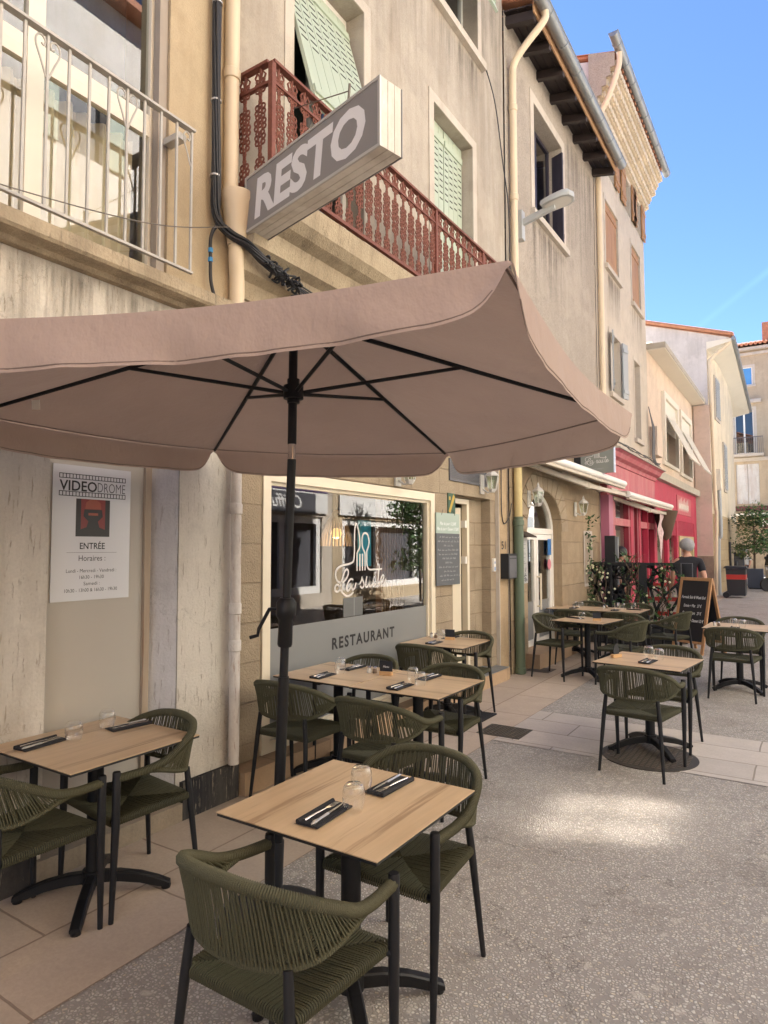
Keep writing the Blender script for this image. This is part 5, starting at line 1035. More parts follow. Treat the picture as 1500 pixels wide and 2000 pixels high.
P_ = thing('wall_panel', 'glossy white cinema panel reading VIDEODROME with opening hours on the closed door', 'sign', (-3.42, 2.17, 1.4))
k_ = 3.417 / 3.35; py0, py1, pz0, pz1 = 1.935 * k_, 2.41 * k_, 1.7 - (1.7 - 1.415) * k_, 1.7 + .455 * k_
fp = street(-3.423); pw = py1 - py0; pc = (py0 + py1) / 2
pb_ = MB().fbox(fp, py0, py1, pz0, pz1, 0, .006).build('sheet', M['poster'], P_)
ink = MB(); pz = lambda px: pz1 - (px - 905) / 270 * (pz1 - pz0)      # rows measured down the panel
for zc in (927, 962):
    zt = pz(zc - 5); zb = pz(zc + 5); ink.fbox(fp, pc - .205, pc + .205, zt - .004, zt, .0062, .0066); ink.fbox(fp, pc - .205, pc + .205, zb, zb + .004, .0062, .0066)
    for i in range(22): u = pc - .205 + .41 * i / 21; ink.fbox(fp, u - .0022, u + .0022, zb, zt, .0062, .0067)
put_text(ink, fp, 'VIDEO', .08, pc - .205, pz(957) + .004, .0064, bold=.018, align='LEFT', width=.225); put_text(ink, fp, 'DROME', .08, pc + .025, pz(957) + .004, .0064, bold=-.012, align='LEFT', width=.18)
put_text(ink, fp, 'ENTRÉE', .05, pc, pz(1072), .0064, bold=.014, width=.155); ink.fbox(fp, pc - .155, pc + .155, pz(1079) - .0015, pz(1079), .0062, .0066)
for s_, row, sz, wd in (('Horaires :', 1096, .045, .165), ('Lundi - Mercredi - Vendredi :', 1119, .028, .31), ('16h30 - 19h30', 1132, .028, .15), ('Samedi :', 1145, .028, .10), ('10h30 - 13h00 & 16h30 - 19h30', 1158, .028, .325)): put_text(ink, fp, s_, sz, pc, pz(row), .0064, width=wd)
ink.build('lettering', M['ink'], pb_, recalc=False)
aw = .105; MB().fbox(fp, pc - aw, pc + aw, pz(1047), pz(971), .0061, .0068).build('picture', M['artred'], pb_); MB().fbox(fp, pc - aw, pc - .075, pz(1047), pz(971), .00682, .00687).build('dark_edge', M['artdark'], pb_); MB().fbox(fp, pc + .075, pc + aw, pz(1047), pz(971), .00682, .00687).build('dark_edge', M['artdark'], pb_)
mb = MB(); ac_ = pz(1010); mb.prism(fp, [(pc - .105, pz(1047)), (pc + .105, pz(1047)), (pc + .1, pz(1036)), (pc + .04, pz(1028)), (pc + .03, pz(1016)), (pc + .06, pz(1006)), (pc + .055, pz(992)), (pc - .055, pz(992)), (pc - .06, pz(1006)), (pc - .03, pz(1016)), (pc - .04, pz(1028)), (pc - .1, pz(1036))], .0069, .0071).build('dark_shape', M['artdark'], pb_, recalc=False)
MB().prism(fp, [(pc - .05, pz(991)), (pc + .05, pz(991)), (pc + .045, pz(978)), (pc + .02, pz(972)), (pc - .02, pz(972)), (pc - .045, pz(978))], .0069, .0071).fbox(fp, pc - .03, pc + .03, pz(1004), pz(999), .0072, .0074).build('orange_shape', M['artor'], pb_, recalc=False)

def lantern(x, y, z, label):
    t = thing('wall_lantern', label, 'lantern', (x, y, z), 0, 'white wall lanterns of the restaurant'); f = street(x)
    MB().fbox(f, y - .05, y + .05, z - .14, z + .10, 0, .02).tube([f.p(y, z - .08, .02), f.p(y, z - .13, .09), f.p(y, z - .10, .15)], .012, 8).build('bracket', M['lampw'], t)
    c = f.p(y, z, .15); MB().lathe([(.03, -.13), (.05, -.10), (.055, -.085)], c, 6).build('base', M['lampw'], t); MB().lathe([(.088, .075), (.092, .09), (.05, .13), (.02, .15), (.02, .17), (.006, .21)], c, 6).build('cap', M['lampw'], t)
    MB().lathe([(.052, -.085), (.085, .075)], c, 6, cap=False).build('glass', M['lantern'], t, recalc=False)
    mb = MB()
    e1 = Vector((0, 0, 1)).orthogonal().normalized(); e2 = Vector((0, 0, 1)).cross(e1)
    for k in range(6): a = k * pi / 3; dd_ = e1 * cos(a) + e2 * sin(a); mb.tube([c + dd_ * .053 + Vector((0, 0, -.085)), c + dd_ * .087 + Vector((0, 0, .075))], .005, 5)
    mb.build('glazing_bars', M['lampw'], t)
lantern(-3.44, 5.55, 2.46, 'white wall lantern above the shop window, half hidden by the parasol hem'); lantern(-3.44, 7.58, 2.52, 'white wall lantern above the open restaurant door')
lantern(-3.35, 9.0, 2.42, 'white wall lantern at the left of the arched doorway'); lantern(-3.35, 11.25, 2.38, 'white wall lantern at the right of the arched doorway')

H_ = thing('menu_slate', 'hanging slate with a sage header and chalk menu between shop window and door', 'slate', (-3.44, 6.6, 1.3)); fh = Fr((-3.43 - .05 * 6.3, 0, 0), (.05, 1, 0), (1, -.05, 0))
sl_ = MB().fbox(fh, 6.34, 6.86, 1.28, 1.86, 0, .012).build('slate_panel', M['slate'], H_); MB().fbox(fh, 6.34, 6.86, 1.861, 2.09, 0, .0122).build('header', M['slateg'], H_)
tx = MB(); put_text(tx, fh, 'Plat du jour 12,50€', .05, 6.6, 1.955, .0126, shear=.2, width=.36); put_text(tx, fh, 'Plat du jour + Dessert 17,50€', .05, 6.6, 1.895, .0126, shear=.2, width=.48); tx.build('lettering', M['chalk'], sl_, recalc=False)
hw = MB(); hr = random.Random(2)
for j, wd in enumerate((.42, .44, .2, .44, .42, .25, .15, .44, .22, .42, .28)):
    v = 1.81 - j * .048; u = 6.6 - wd / 2 + hr.uniform(-.02, .02); u1 = u + wd
    while u < u1:
        n = hr.randint(3, 6); pts = []
        for q in range(n): pts += [(u + q * .012, v + hr.uniform(-.002, .004)), (u + q * .012 + .006, v + hr.choice((.010, .013, .022)))]
        hw.ribbon(fh, pts, .0028, .0124, .0129, 3); u += n * .012 + .016
hw.build('handwriting', M['chalk2'], sl_, recalc=False)
MB().tube([fh.p(6.45, 2.07, .014), fh.p(6.49, 2.13, .01)], .003, 5).tube([fh.p(6.75, 2.07, .014), fh.p(6.70, 2.13, .01)], .003, 5).build('string', M['wire'], H_)
t = thing('green_plaque', 'small dark green plaque with a yellow diagonal above the hanging slate', 'plaque', (-3.44, 6.75, 2.1)); MB().fbox(fb, 6.66, 6.84, 2.09, 2.33, .0, .012).build('plate', M['dgreen'], t); MB().prism(fb, [(6.67, 2.12), (6.71, 2.10), (6.83, 2.29), (6.79, 2.32)], .0125, .0135).prism(fb, [(6.68, 2.25), (6.72, 2.25), (6.72, 2.29), (6.68, 2.29)], .0125, .0134).build('stripe', M['goldc'], t)
t = thing('house_number', 'dark number 51 on the patched wall above the letterbox', 'number', (-3.39, 7.95, 1.7)); put_text(MB(), street(-3.398), '51', .15, 8.17, 1.68, .004, bold=.01, width=.14).build('digits', M['ink'], t, recalc=False)
t = thing('letterbox', 'black and grey letterbox on the wall beside the green drainpipe', 'letterbox', (-3.4, 8.2, 1.3)); f8 = street(-3.398); MB().fbox(f8, 8.07, 8.36, 1.29, 1.62, 0, .11).build('case', M['plum'], t); MB().fbox(f8, 8.085, 8.345, 1.30, 1.59, .11, .118).build('front', M['graph'], t); MB().fbox(f8, 8.11, 8.32, 1.55, 1.565, .118, .121).build('slot', M['ink'], t); MB().lathe([(.008, 0), (.008, .006)], f8.p(8.3, 1.36, .118), 8, (1, 0, 0)).build('lock', M['steel'], t)
t = thing('intercom', 'small white and blue intercom on the stone pier right of the open door', 'intercom', (-3.44, 7.96, 1.4)); MB().fbox(fb, 7.915, 7.985, 1.39, 1.56, 0, .025).build('case', M['white'], t); MB().fbox(fb, 7.93, 7.97, 1.40, 1.45, .0252, .0265).build('button', simple('pale blue', (.25, .36, .55), .4), t); MB().fbox(fb, 7.94, 7.96, 1.49, 1.52, .0252, .0265).build('speaker', M['bluec'], t)
t = thing('menu_case', 'glazed menu case with a dark hood beside the arched door', 'menu case', (-3.35, 8.72, 1.2)); MB().fbox(fC, 8.60, 8.86, 1.20, 1.84, 0, .04).build('case', simple('menu paper', (.42, .42, .40), .3), t); mb = MB()
for i in range(14): mb.fbox(fC, 8.64, 8.64 + .05 + .12 * ((i * 7) % 5) / 5, 1.79 - i * .026, 1.795 - i * .026, .0401, .0412)
mb.build('printed_lines', M['ink'], t); MB().hexa([fC.p(8.54, 1.86, 0), fC.p(8.92, 1.86, 0), fC.p(8.92, 1.84, .16), fC.p(8.54, 1.84, .16), fC.p(8.54, 1.93, 0), fC.p(8.92, 1.93, 0), fC.p(8.90, 1.86, .16), fC.p(8.56, 1.86, .16)]).build('hood', M['dark2'], t)
mb = MB(); br_ = random.Random(9)
for k in range(26): u, v = br_.uniform(8.62, 8.84), br_.uniform(1.22, 1.40); mb.fbox(fC, u, u + br_.uniform(.01, .04), v, v + br_.uniform(.01, .04), .0401, .0409)
mb.build('photo_print', M['graph'], t)

SL = thing('street_lamp', 'grey flat headed street lamp on a bracket under the wooden eaves', 'street lamp', (-3.35, 8.75, 6.2))
MB().box((-3.345, 8.66, 6.10), (-3.26, 8.78, 6.52)).build('wall_plate', M['lampg'], SL)
MB().hexa([(-3.28, 8.69, 6.30), (-3.28, 8.75, 6.30), (-2.80, 8.75, 6.42), (-2.80, 8.69, 6.42), (-3.28, 8.69, 6.39), (-3.28, 8.75, 6.39), (-2.80, 8.75, 6.50), (-2.80, 8.69, 6.50)]).build('arm', M['lampg'], SL)
hd = [(-2.98, 8.58, .0), (-2.85, 8.545, 0), (-2.62, 8.54, 0), (-2.52, 8.59, 0), (-2.48, 8.72, 0), (-2.52, 8.85, 0), (-2.62, 8.90, 0), (-2.85, 8.895, 0), (-2.98, 8.86, 0)]
zz = lambda x: 6.455 + (x + 3.0) * .12
hd = [(-2.74 + (x + 2.72) * .86, 8.72 + (y - 8.72) * .86, 0) for x, y, _ in hd]
ctr = Vector((-2.72, 8.72, 0)); mb = MB(); n = len(hd)
rings = [(1., 0.), (1.04, .03), (1.0, .07), (.8, .10), (.3, .115)]; vs = []
for s_, dz in rings: vs += [((ctr.x + (x - ctr.x) * s_), (ctr.y + (y - ctr.y) * s_), zz(x) + dz) for x, y, _ in hd]
mb.add(vs, [(i * n + j, i * n + (j + 1) % n, (i + 1) * n + (j + 1) % n, (i + 1) * n + j) for i in range(4) for j in range(n)] + [tuple(range(n)), tuple(4 * n + j for j in range(n))]); mb.build('head', M['lampg'], SL, smooth=True)
mb = MB(); mb.add([(ctr.x + (x - ctr.x) * .82, ctr.y + (y - ctr.y) * .82, zz(x) - .008) for x, y, _ in hd], [tuple(range(n))]); mb.build('lens', M['lens'], SL, recalc=False)

PS = thing('projecting_sign', 'sage grey projecting sign with cutlery drawing reading La suite', 'sign', (-3.3, 11.3, 3)); fq = Fr((0, 11.3, 0), (1, 0, 0), (0, -1, 0))
MB().fbox(fq, -3.36, -3.24, 3.08, 3.36, -.06, .02).build('bracket', M['plum'], PS); fc = MB().fbox(fq, -3.24, -2.69, 2.97, 3.50, -.05, .03).build('panel', simple('sage panel', (.215, .225, .195), .5), PS); MB().fbox(fq, -2.688, -2.675, 2.965, 3.505, -.055, .035).build('edge', simple('pale blue edge', (.55, .62, .75), .4), PS)
logo(fq, -2.965, 3.25, .00041, .000245, .0085, .0302).build('logo', M['decal'], fc, recalc=False); put_text(MB(), fq, 'RESTAURANT', .03, -2.965, 3.03, .0306, spacing=1.3, width=.22).build('lettering', M['chalk2'], fc, recalc=False)

def awning(y0, y1, label, xo, zo):
    t = thing('awning', label, 'awning', (-3.3, (y0 + y1) / 2, 2.9), 0, 'retracted white awnings'); f = street(-3.35)
    MB().tube([(xo, y0, zo), (xo, y1, zo)], .06, 16).build('front_tube', M['awn'], t, smooth=True)
    MB().box((xo - .03, y0 + .03, zo - .10), (xo + .03, y1 - .03, zo - .06)).build('front_bar', M['awnc'], t)
    MB().box((-3.33, y0, zo + .02), (-3.2, y1, zo + .14)).build('wall_box', M['awnc'], t)
    MB().quad((-3.22, y0 + .05, zo + .10), (-3.22, y1 - .05, zo + .10), (xo, y1 - .05, zo + .055), (xo, y0 + .05, zo + .055)).build('cloth', M['awnf'], t, recalc=False)
    for k in range(2):
        a_, b_, c_ = (-3.2, y0 + .1 + k * 1.5, zo - .06), (xo - .12, y0 + (y1 - y0) * (.55 + .15 * k), zo - .19), (xo - .0, y1 - .1 + k * .12, zo - .20)
        MB().bar(a_, b_, .05, .07).bar(b_, c_, .045, .065).build('arm', M['awnc'], t)
        MB().lathe([(.045, -.05), (.045, .05)], b_, 10).build('elbow', M['awnc'], t)
    for y in (y0 - .02, y1 + .0): MB().box((-3.22, y, zo - .0), (xo, y + .02, zo + .05)).build('end_cap', M['awnc'], t)
awning(8.42, 13.02, 'nearer retracted white awning above the arched doorway', -2.92, 2.92); awning(13.2, 18.1, 'farther retracted white awning in front of the pink shop', -2.90, 2.74)
t = thing('rolled_cloth', 'brown cloth bundle hanging from the end of the farther awning', 'cloth', (-2.95, 17.6, 2.3)); MB().lathe([(.02, -.75), (.12, -.66), (.22, -.30), (.30, .0)], (-2.98, 17.7, 2.62), 10).build('bundle', simple('brown canvas', (.1, .065, .04), .9, bump=.5, bscale=12), t, smooth=True)
t = thing('flower_cloth', 'pale flowered cloth hanging between the pink and crimson shops', 'cloth', (-3, 17.2, 2)); MB().grid(lambda a, b: (-3.0 + .03 * sin(b * 9), 16.9 + a * .5 + .04 * sin(b * 6), 2.6 - b * (.9 + .3 * sin(a * 5))), 8, 8).build('cloth', simple('flowered cloth', (.55, .42, .40), .9, var=.5, vscale=14), t, recalc=False)

# cable bundle down the nearest house
CB = thing('cable_bundle', 'thick bundle of black cables running down the wall and away under the balcony', 'cables', (-3.3, 3.0, 4)); cr_ = random.Random(4)
main = [(-3.30, 2.985, 7.2), (-3.30, 2.99, 6.2), (-3.30, 2.985, 5.4), (-3.29, 2.98, 4.7), (-3.29, 2.985, 4.2), (-3.285, 2.99, 3.95), (-3.24, 3.06, 3.85), (-3.18, 3.18, 3.80), (-3.17, 3.32, 3.74), (-3.16, 3.5, 3.70)]
for k in range(9):
    a = k * 2.4; r_ = .0 if k == 0 else .022; off = [(r_ * cos(a + i * .7) * (1 + .25 * cr_.uniform(-1, 1)), r_ * sin(a + i * .7) * (1 + .25 * cr_.uniform(-1, 1))) for i in range(len(main))]
    MB().tube(spline([(x + o[0], y + o[1] * (1 if i < 6 else .4), z + (o[1] if i > 5 else 0)) for i, ((x, y, z), o) in enumerate(zip(main, off))], 8), cr_.choice((.009, .011, .013)), 7).build('cable', M['cable'], CB, smooth=True)
for k in range(6):
    p0 = (-3.16 + cr_.uniform(-.03, .03), 3.48, 3.70 + cr_.uniform(-.03, .03)); MB().tube(spline([p0, (-3.20, 3.9, 3.60 + .02 * k), (-3.24, 4.6, 3.50 + .022 * k), (-3.26, 5.6, 3.42 + .02 * k), (-3.28, 8.1, 3.40 + .015 * k)], 8), .007, 6).build('cable', M['cable'], CB, smooth=True)
mb = MB()
for k in range(16):
    c = Vector((-3.165 + cr_.uniform(-.03, .03), 3.36 + k * .022, 3.725 - k * .004 + cr_.uniform(-.03, .02))); mb.tube(spline([c + Vector((cr_.uniform(-.05, .05), cr_.uniform(-.05, .05), cr_.uniform(-.04, .04))) for _ in range(6)], 5), .009, 6)
mb.build('tangle', M['cable'], CB, smooth=True)
MB().tube(spline([(-3.28, 3.03, 3.9), (-3.29, 2.98, 3.86), (-3.30, 2.955, 3.78), (-3.30, 2.955, 3.64), (-3.30, 2.96, 3.50), (-3.30, 2.99, 3.40)], 6), .012, 8).build('branch', M['cable'], CB, smooth=True)
for z in (3.70, 3.635): MB().tube([(-3.30, 2.955, z - .014), (-3.30, 2.955, z + .014)], .016, 8).build('connector', M['blue'], CB, smooth=True)
for z in (5.45, 4.75, 4.22): MB().tube([(-3.297, 2.985, z), (-3.297, 2.985, z + .012)], .037, 12).build('tie', M['signs'], CB, smooth=True)
t = thing('line_wire', 'thin grey wire strung along the front of the white window rail', 'wire', (-3.15, 2, 3.5)); MB().tube(spline([(-3.14, .8, 3.33), (-3.14, 1.6, 3.43), (-3.15, 2.4, 3.60), (-3.2, 3.02, 3.86)], 8), .0035, 5).build('wire', M['wire'], t)
t = thing('wall_wire', 'thin black wire hanging down beside the tall cream downpipe', 'wire', (-3.34, 8.3, 6)); MB().tube(spline([(-3.33, 7.5, 8.05), (-3.335, 7.9, 7.7), (-3.335, 8.15, 7.0), (-3.33, 8.33, 6.4), (-3.33, 8.36, 5.2)], 8), .008, 5).build('wire', M['cable'], t)
t = thing('loop_wire', 'black wire loop on the wall between the open door and the yellow pipe', 'wire', (-3.38, 8.2, 2.2)); MB().tube(spline([(-3.385, 8.10, 2.95), (-3.385, 8.09, 2.5), (-3.385, 8.10, 2.15), (-3.385, 8.18, 2.02), (-3.36, 8.3, 2.12), (-3.35, 8.36, 2.3)], 8), .007, 5).build('wire', M['cable'], t)
t = thing('cable_box', 'beige cable box with dangling wires between the two shopfront roofs', 'cable box', (-3.3, 18.2, 4.3)); MB().fbox(fDh, 17.95, 18.7, 4.1, 4.85, 0, .18).build('case', M['plE'], t); mb = MB()
for k in range(7): mb.tube(spline([fDh.p(17.55 + k * .07, 5.3 - k * .05, .06), fDh.p(17.6 + k * .05, 4.7, .14), fDh.p(17.7 + k * .06, 4.0, .1), fDh.p(18.0 + k * .1, 3.8, .15)], 5), .012, 5)
mb.build('wires', M['graph'], t)

# things inside the dining room, seen through the glass
pl_ = bpy.data.lights.new('pendant_light', 'POINT'); pl_.energy = 1.0; pl_.color = (1, .7, .42); pl_.shadow_soft_size = .06; po_ = bpy.data.objects.new('pendant_light', pl_); COL.objects.link(po_); po_.location = (-4.3, 5.68, 1.76)
PL = thing('pendant_lamp', 'wicker pendant lamp with a glowing bulb inside the restaurant', 'lamp', (-4.3, 5.55, 1.6)); lc = Vector((-4.3, 5.68, 1.84))
mb = MB()
for k in range(26): a = k * pi / 13; mb.tube([lc + Vector((cos(a) * r_, sin(a) * r_, h)) for r_, h in ((.03, .27), (.05, .22), (.12, .12), (.16, -.0), (.175, -.12))], .007, 4)
mb.build('shade', M['wick'], PL); MB().lathe([(.0, -.06), (.045, -.045), (.06, 0), (.045, .045), (0, .06)], lc + Vector((0, 0, .02)), 16, cap=False).build('bulb', M['bulb'], PL, smooth=True); MB().tube([lc + Vector((0, 0, .26)), lc + Vector((0, 0, .78))], .006, 5).build('flex', M['ink'], PL)
t = thing('wall_picture', 'turquoise picture on the dark wall inside the restaurant', 'picture', (-4.1, 5.9, 1.3)); MB().box((-4.10, 5.80, 1.5), (-4.06, 6.0, 2.0)).build('canvas', simple('turquoise paint', (.02, .26, .38), .6, var=.7, vscale=7), t)

# ================================================================== ground fittings
t = thing('drain_grate', 'square cast iron drain grate in the paving band near the street table', 'drain', (-2.4, 5.75, 0)); mb = MB(); mb.frame(Fr((0, 0, 0), (1, 0, 0), (0, 0, 1)), 0, 0, 0, 0, 0, 0, 0) if False else None
x0, x1, y0, y1 = -2.60, -2.19, 5.56, 5.92
mb.box((x0, y0, .001), (x1, y1, .0075)); mb.build('plate', M['grate'], t); mb = MB()
for i in range(9):
    for j in range(8): a, b = x0 + .035 + i * .042, y0 + .03 + j * .042; mb.box((a, b, .0076), (a + .026, b + .026, .0115))
mb.build('studs', simple('worn iron', (.12, .105, .085), .5, .3), t)
t = thing('manhole_cover', 'round cast iron manhole cover under the street table', 'manhole', (-1.13, 5.70, 0)); MB().lathe([(.37, .001), (.37, .008), (.34, .0085)], (-1.13, 5.70, 0), 48).build('rim', M['grate'], t); mb = MB()
for i in range(-9, 10):
    for j in range(-9, 10):
        a, b = i * .042, j * .042
        if a * a + b * b < .105: mb.box((-1.13 + a - .013, 5.70 + b - .013, .0086), (-1.13 + a + .013, 5.70 + b + .013, .0125))
mb.build('studs', simple('worn cover iron', (.13, .11, .09), .5, .3), t)
t = thing('door_mat', 'black door mat on the slabs before the open door', 'mat', (-2.9, 6.1, 0)); MB().box((-3.22, 5.92, .005), (-2.70, 6.27, .016)).build('mat', simple('mat', (.012, .012, .013), .95, bump=.6, bscale=250), t)
t = thing('small_grate', 'dark rectangular grate beside the foot of the green drainpipe', 'drain', (-3.12, 8.85, 0)); MB().box((-3.3, 8.68, .005), (-2.98, 9.0, .011)).build('plate', simple('grey grate', (.10, .085, .07), .7), t)

# ================================================================== chalk easel, leafy screen, plants
EB = thing('chalk_easel', 'wooden A board with chalk prices standing beyond the terrace tables', 'easel', (-1.55, 11.7, 0)); ea = R(-30); eu = Vector((cos(ea), sin(ea), 0)); en = Vector((sin(ea), -cos(ea), 0)); et = Vector((-1.53, 11.78, 1.20))
class Lean:
    def __init__(s, sg): s.sg = sg
    def p(s, u, v, w=0):   # v measured down the board from the top
        b = et + en * (.28 * s.sg); d = (Vector((b.x, b.y, 0)) - et); L = d.length; d = d / L; nn = Vector((0, 0, 1)).cross(eu); nn = eu.cross(d).normalized() * (1 if eu.cross(d).dot(en * s.sg) > 0 else -1)
        return et + eu * u + d * (L - v) + nn * w
for sg in (1, -1):
    f = Lean(sg); nm = 'front_frame' if sg > 0 else 'rear_frame'; Lb = (Vector((.28, 0, 1.2))).length
    o = MB().fbox(f, -.29, -.245, .0, Lb, -.012, .016).fbox(f, .245, .29, 0, Lb, -.012, .016).fbox(f, -.245, .245, Lb - .05, Lb - .0, -.012, .016).fbox(f, -.245, .245, .16, .20, -.012, .016).build(nm, M['pine'], EB)
    MB().fbox(f, -.2445, .2445, .2005, Lb - .0505, -.006, .006).build('blackboard', M['board'], o)
f = Lean(1); tx = MB()
for s_, v, wd in (('Formule Soir & Week End', .885, .44), ('Entrée + Plat   27 €', .745, .33), ('Plat + Dessert   27 €', .625, .35), ('Entrée + Plat + Dessert 32 €', .505, .46)): put_text(tx, f, s_, .066, -.005, v, .0068, shear=.25, width=wd, bold=.012)
tx.build('chalk_writing', M['chalk'], EB, recalc=False)

def leaves(mb, c, rad, n, size, rng, spread=(1, 1, 1)):
    for _ in range(n):
        while True:
            v = Vector((rng.uniform(-1, 1), rng.uniform(-1, 1), rng.uniform(-1, 1)))
            if v.length <= 1: break
        p = Vector(c) + Vector((v.x * rad * spread[0], v.y * rad * spread[1], v.z * rad * spread[2])); d = Vector((rng.gauss(0, 1), rng.gauss(0, 1), rng.gauss(0, .7))).normalized(); q = d.orthogonal().normalized(); q.rotate(Matrix.Rotation(rng.uniform(0, 6.3), 3, d)); s_ = size * rng.uniform(.6, 1.3); nn = d.cross(q)
        mb.add([p, p + d * s_ * .45 + q * s_ * .22 + nn * s_ * .06, p + d * s_, p + d * s_ * .45 - q * s_ * .22 + nn * s_ * .06], [(0, 1, 2), (0, 2, 3)])
FN = thing('terrace_screen', 'black laser cut branch pattern screen closing off the terrace', 'screen', (-2.7, 12.2, 0)); ff = Fr((0, 12.2, 0), (1, 0, 0), (0, -1, 0)); pr_ = random.Random(12)
mb = MB().fbox(ff, -3.55, -1.83, 1.38, 1.43, -.02, .02).fbox(ff, -3.55, -1.83, .30, .34, -.02, .02)
for x in (-3.53, -3.0, -2.45, -1.86): mb.fbox(ff, x - (.02 if x != -2.45 else .07), x + (.02 if x != -2.45 else .07), 0, 1.38, -.018, .018)
mb.build('frame', M['plum'], FN); mb = MB()
for x in (-3.40, -3.15, -2.86, -2.62, -2.28, -2.05):
    def branch(u, v, a, wd, dpt):
        L = pr_.uniform(.22, .40); u2, v2 = u + sin(a) * L, v + cos(a) * L; u2 = max(-3.54, min(-1.85, u2)); v2 = min(1.40, v2); mb.ribbon(ff, [(u, v), (u2, v2)], wd, -.008, .008, smooth=False); mb.ribbon(ff, [(u, v), (u2, v2)], wd, .0075, -.0075, smooth=False)
        if v2 < 1.38 and dpt < 4:
            branch(u2, v2, a + pr_.uniform(.25, .6), wd * .85, dpt + 1); branch(u2, v2, a - pr_.uniform(.25, .6), wd * .85, dpt + 1)
    branch(x, .3, pr_.uniform(-.3, .3), .055, 0)
mb.build('branch_pattern', M['plum'], FN); MB().frame(ff, -1.828, -1.64, .3, 1.43, .012, -.01, .01).build('end_panel', M['graph'], FN)
t = thing('planter_trough', 'black planter trough at the foot of the branch pattern screen', 'planter', (-2.7, 12.0, 0)); MB().frame(Fr((0, 11.98, 0), (1, 0, 0), (0, -1, 0)), -3.5, -1.9, .02, .38, .03, -.14, .14).fbox(Fr((0, 11.98, 0), (1, 0, 0), (0, -1, 0)), -3.46, -1.94, .05, .33, -.13, .13).build('trough', M['plum'], t)
for i, (x, n, l) in enumerate(((-3.22, 420, 'cream flowered climber at the wall end of the black screen'), (-2.62, 520, 'leafy green climber covering the middle of the black screen'), (-2.1, 480, 'leafy green climber near the street end of the black screen'))):
    t = thing('climbing_plant', l, 'plant', (x, 12.1, .3), 0, 'climbers on the terrace screen'); lr = random.Random(20 + i); mb = MB(); m2 = MB()
    for k in range(26):
        c = (x + lr.gauss(0, .17), 12.12 + lr.uniform(-.10, .05), lr.uniform(.35, 1.45 + (.12 if i == 1 else 0))); leaves(mb if k % 2 else m2, c, .13, n // 70, .09, lr)
    mb.build('foliage', M['leaf'], t, recalc=False); m2.build('dark_foliage', M['leafd'], t, recalc=False); st_ = MB()
    for k in range(5): st_.tube(spline([(x + lr.uniform(-.15, .15), 12.12, .3 + j * .28) for j in range(5)], 4), .007, 5)
    st_.build('stem', M['bark'], t)
    if i != 1:
        fl = MB()
        for k in range(26 if i == 0 else 9):
            c = Vector((x + lr.gauss(0, .17), 12.03 + lr.uniform(-.06, .03), lr.uniform(.5, 1.4))); fl.lathe([(.004, 0), (.022, .006), (.017, .016), (0, .02)], c, 7, (0, -1, .2), cap=False)
        fl.build('blossom', M['flower'], t, recalc=False)
t = thing('climbing_plant', 'tall slim flowering climber on a dark post beside the stone doorway', 'plant', (-3.42, 12.05, 0), 0, 'climbers on the terrace screen'); lr = random.Random(31); mb = MB(); m2 = MB(); fl = MB()
for k in range(44):
    z = .35 + k * .046; c = (-3.42 + lr.gauss(0, .06), 12.02 + lr.gauss(0, .05), z); leaves(mb if k % 2 else m2, c, .11, 16, .075, lr)
    if k % 2: fl.lathe([(.004, 0), (.022, .006), (.017, .016), (0, .02)], Vector(c) + Vector((lr.uniform(-.1, .1), -.1, 0)), 7, (0, -1, .2), cap=False)
mb.build('foliage', M['leaf'], t, recalc=False); m2.build('dark_foliage', M['leafd'], t, recalc=False); fl.build('blossom', M['flower'], t, recalc=False); MB().box((-3.46, 12.05, .0), (-3.40, 12.11, 2.25)).build('post', M['plum'], t)
t = thing('advert_post', 'slim black display post behind the screen by the pink pilaster', 'display', (-3.15, 12.55, 0)); MB().box((-3.19, 12.55, 0), (-3.0, 12.62, 1.92)).build('post', M['plum'], t); MB().box((-2.998, 12.552, 1.0), (-2.95, 12.618, 1.9)).build('glossy_strip', M['zinc'], t)
t = thing('spiky_plant', 'spiky green plant rising behind the middle of the black screen', 'plant', (-2.75, 12.6, 0)); mb = MB(); lr = random.Random(6)
for k in range(46):
    a = lr.uniform(0, 6.28); e = lr.uniform(.2, 1.2); d = Vector((cos(a) * cos(e), sin(a) * cos(e), sin(e))); b_ = Vector((-2.78, 12.5, 1.35)) + Vector((lr.gauss(0, .08), lr.gauss(0, .05), lr.uniform(-.25, .1))); q = d.cross(Vector((0, 0, 1))).normalized() * .012; mb.add([b_ - q, b_ + q, b_ + d * .2 + q, b_ + d * .2 - q, b_ + d * .36 + Vector((0, 0, -.08))], [(0, 1, 2, 3), (3, 2, 4)])
mb.build('foliage', M['leaf'], t, recalc=False); MB().tube([(-2.78, 12.5, .35), (-2.78, 12.5, 1.35)], .025, 8).build('stem', M['bark'], t); MB().lathe([(.14, 0), (.18, .36), (.16, .36), (.15, .3)], (-2.78, 12.5, 0), 16).build('pot', M['plum'], t)
for x, y, z, h, c, l in ((-2.35, 13.6, .0, 1.0, 'yew', 'red and white display rack in front of the pink shop'), (-2.0, 15.2, 0, 1.05, 'yew', 'bright red display rack farther along the shopfronts')):
    t = thing('display_rack', l, 'rack', (x, y, 0), 0, 'display racks outside the shops'); MB().box((x - .3, y, .1), (x + .3, y + .05, h)).build('panel', M[c], t); mb = MB(); rr = random.Random(int(y * 10))
    for k in range(9): u, v = x - .26 + .18 * (k % 3), .18 + .28 * (k // 3); mb.box((u, y - .03, v), (u + .14, y - .002, v + .2))
    mb.build('cards', simple('card mix', (.6, .45, .38), .6, var=.8, vscale=5), t); MB().box((x - .28, y + .0, 0), (x - .24, y + .04, .1)).box((x + .24, y, 0), (x + .28, y + .04, .1)).build('feet', M['plum'], t)

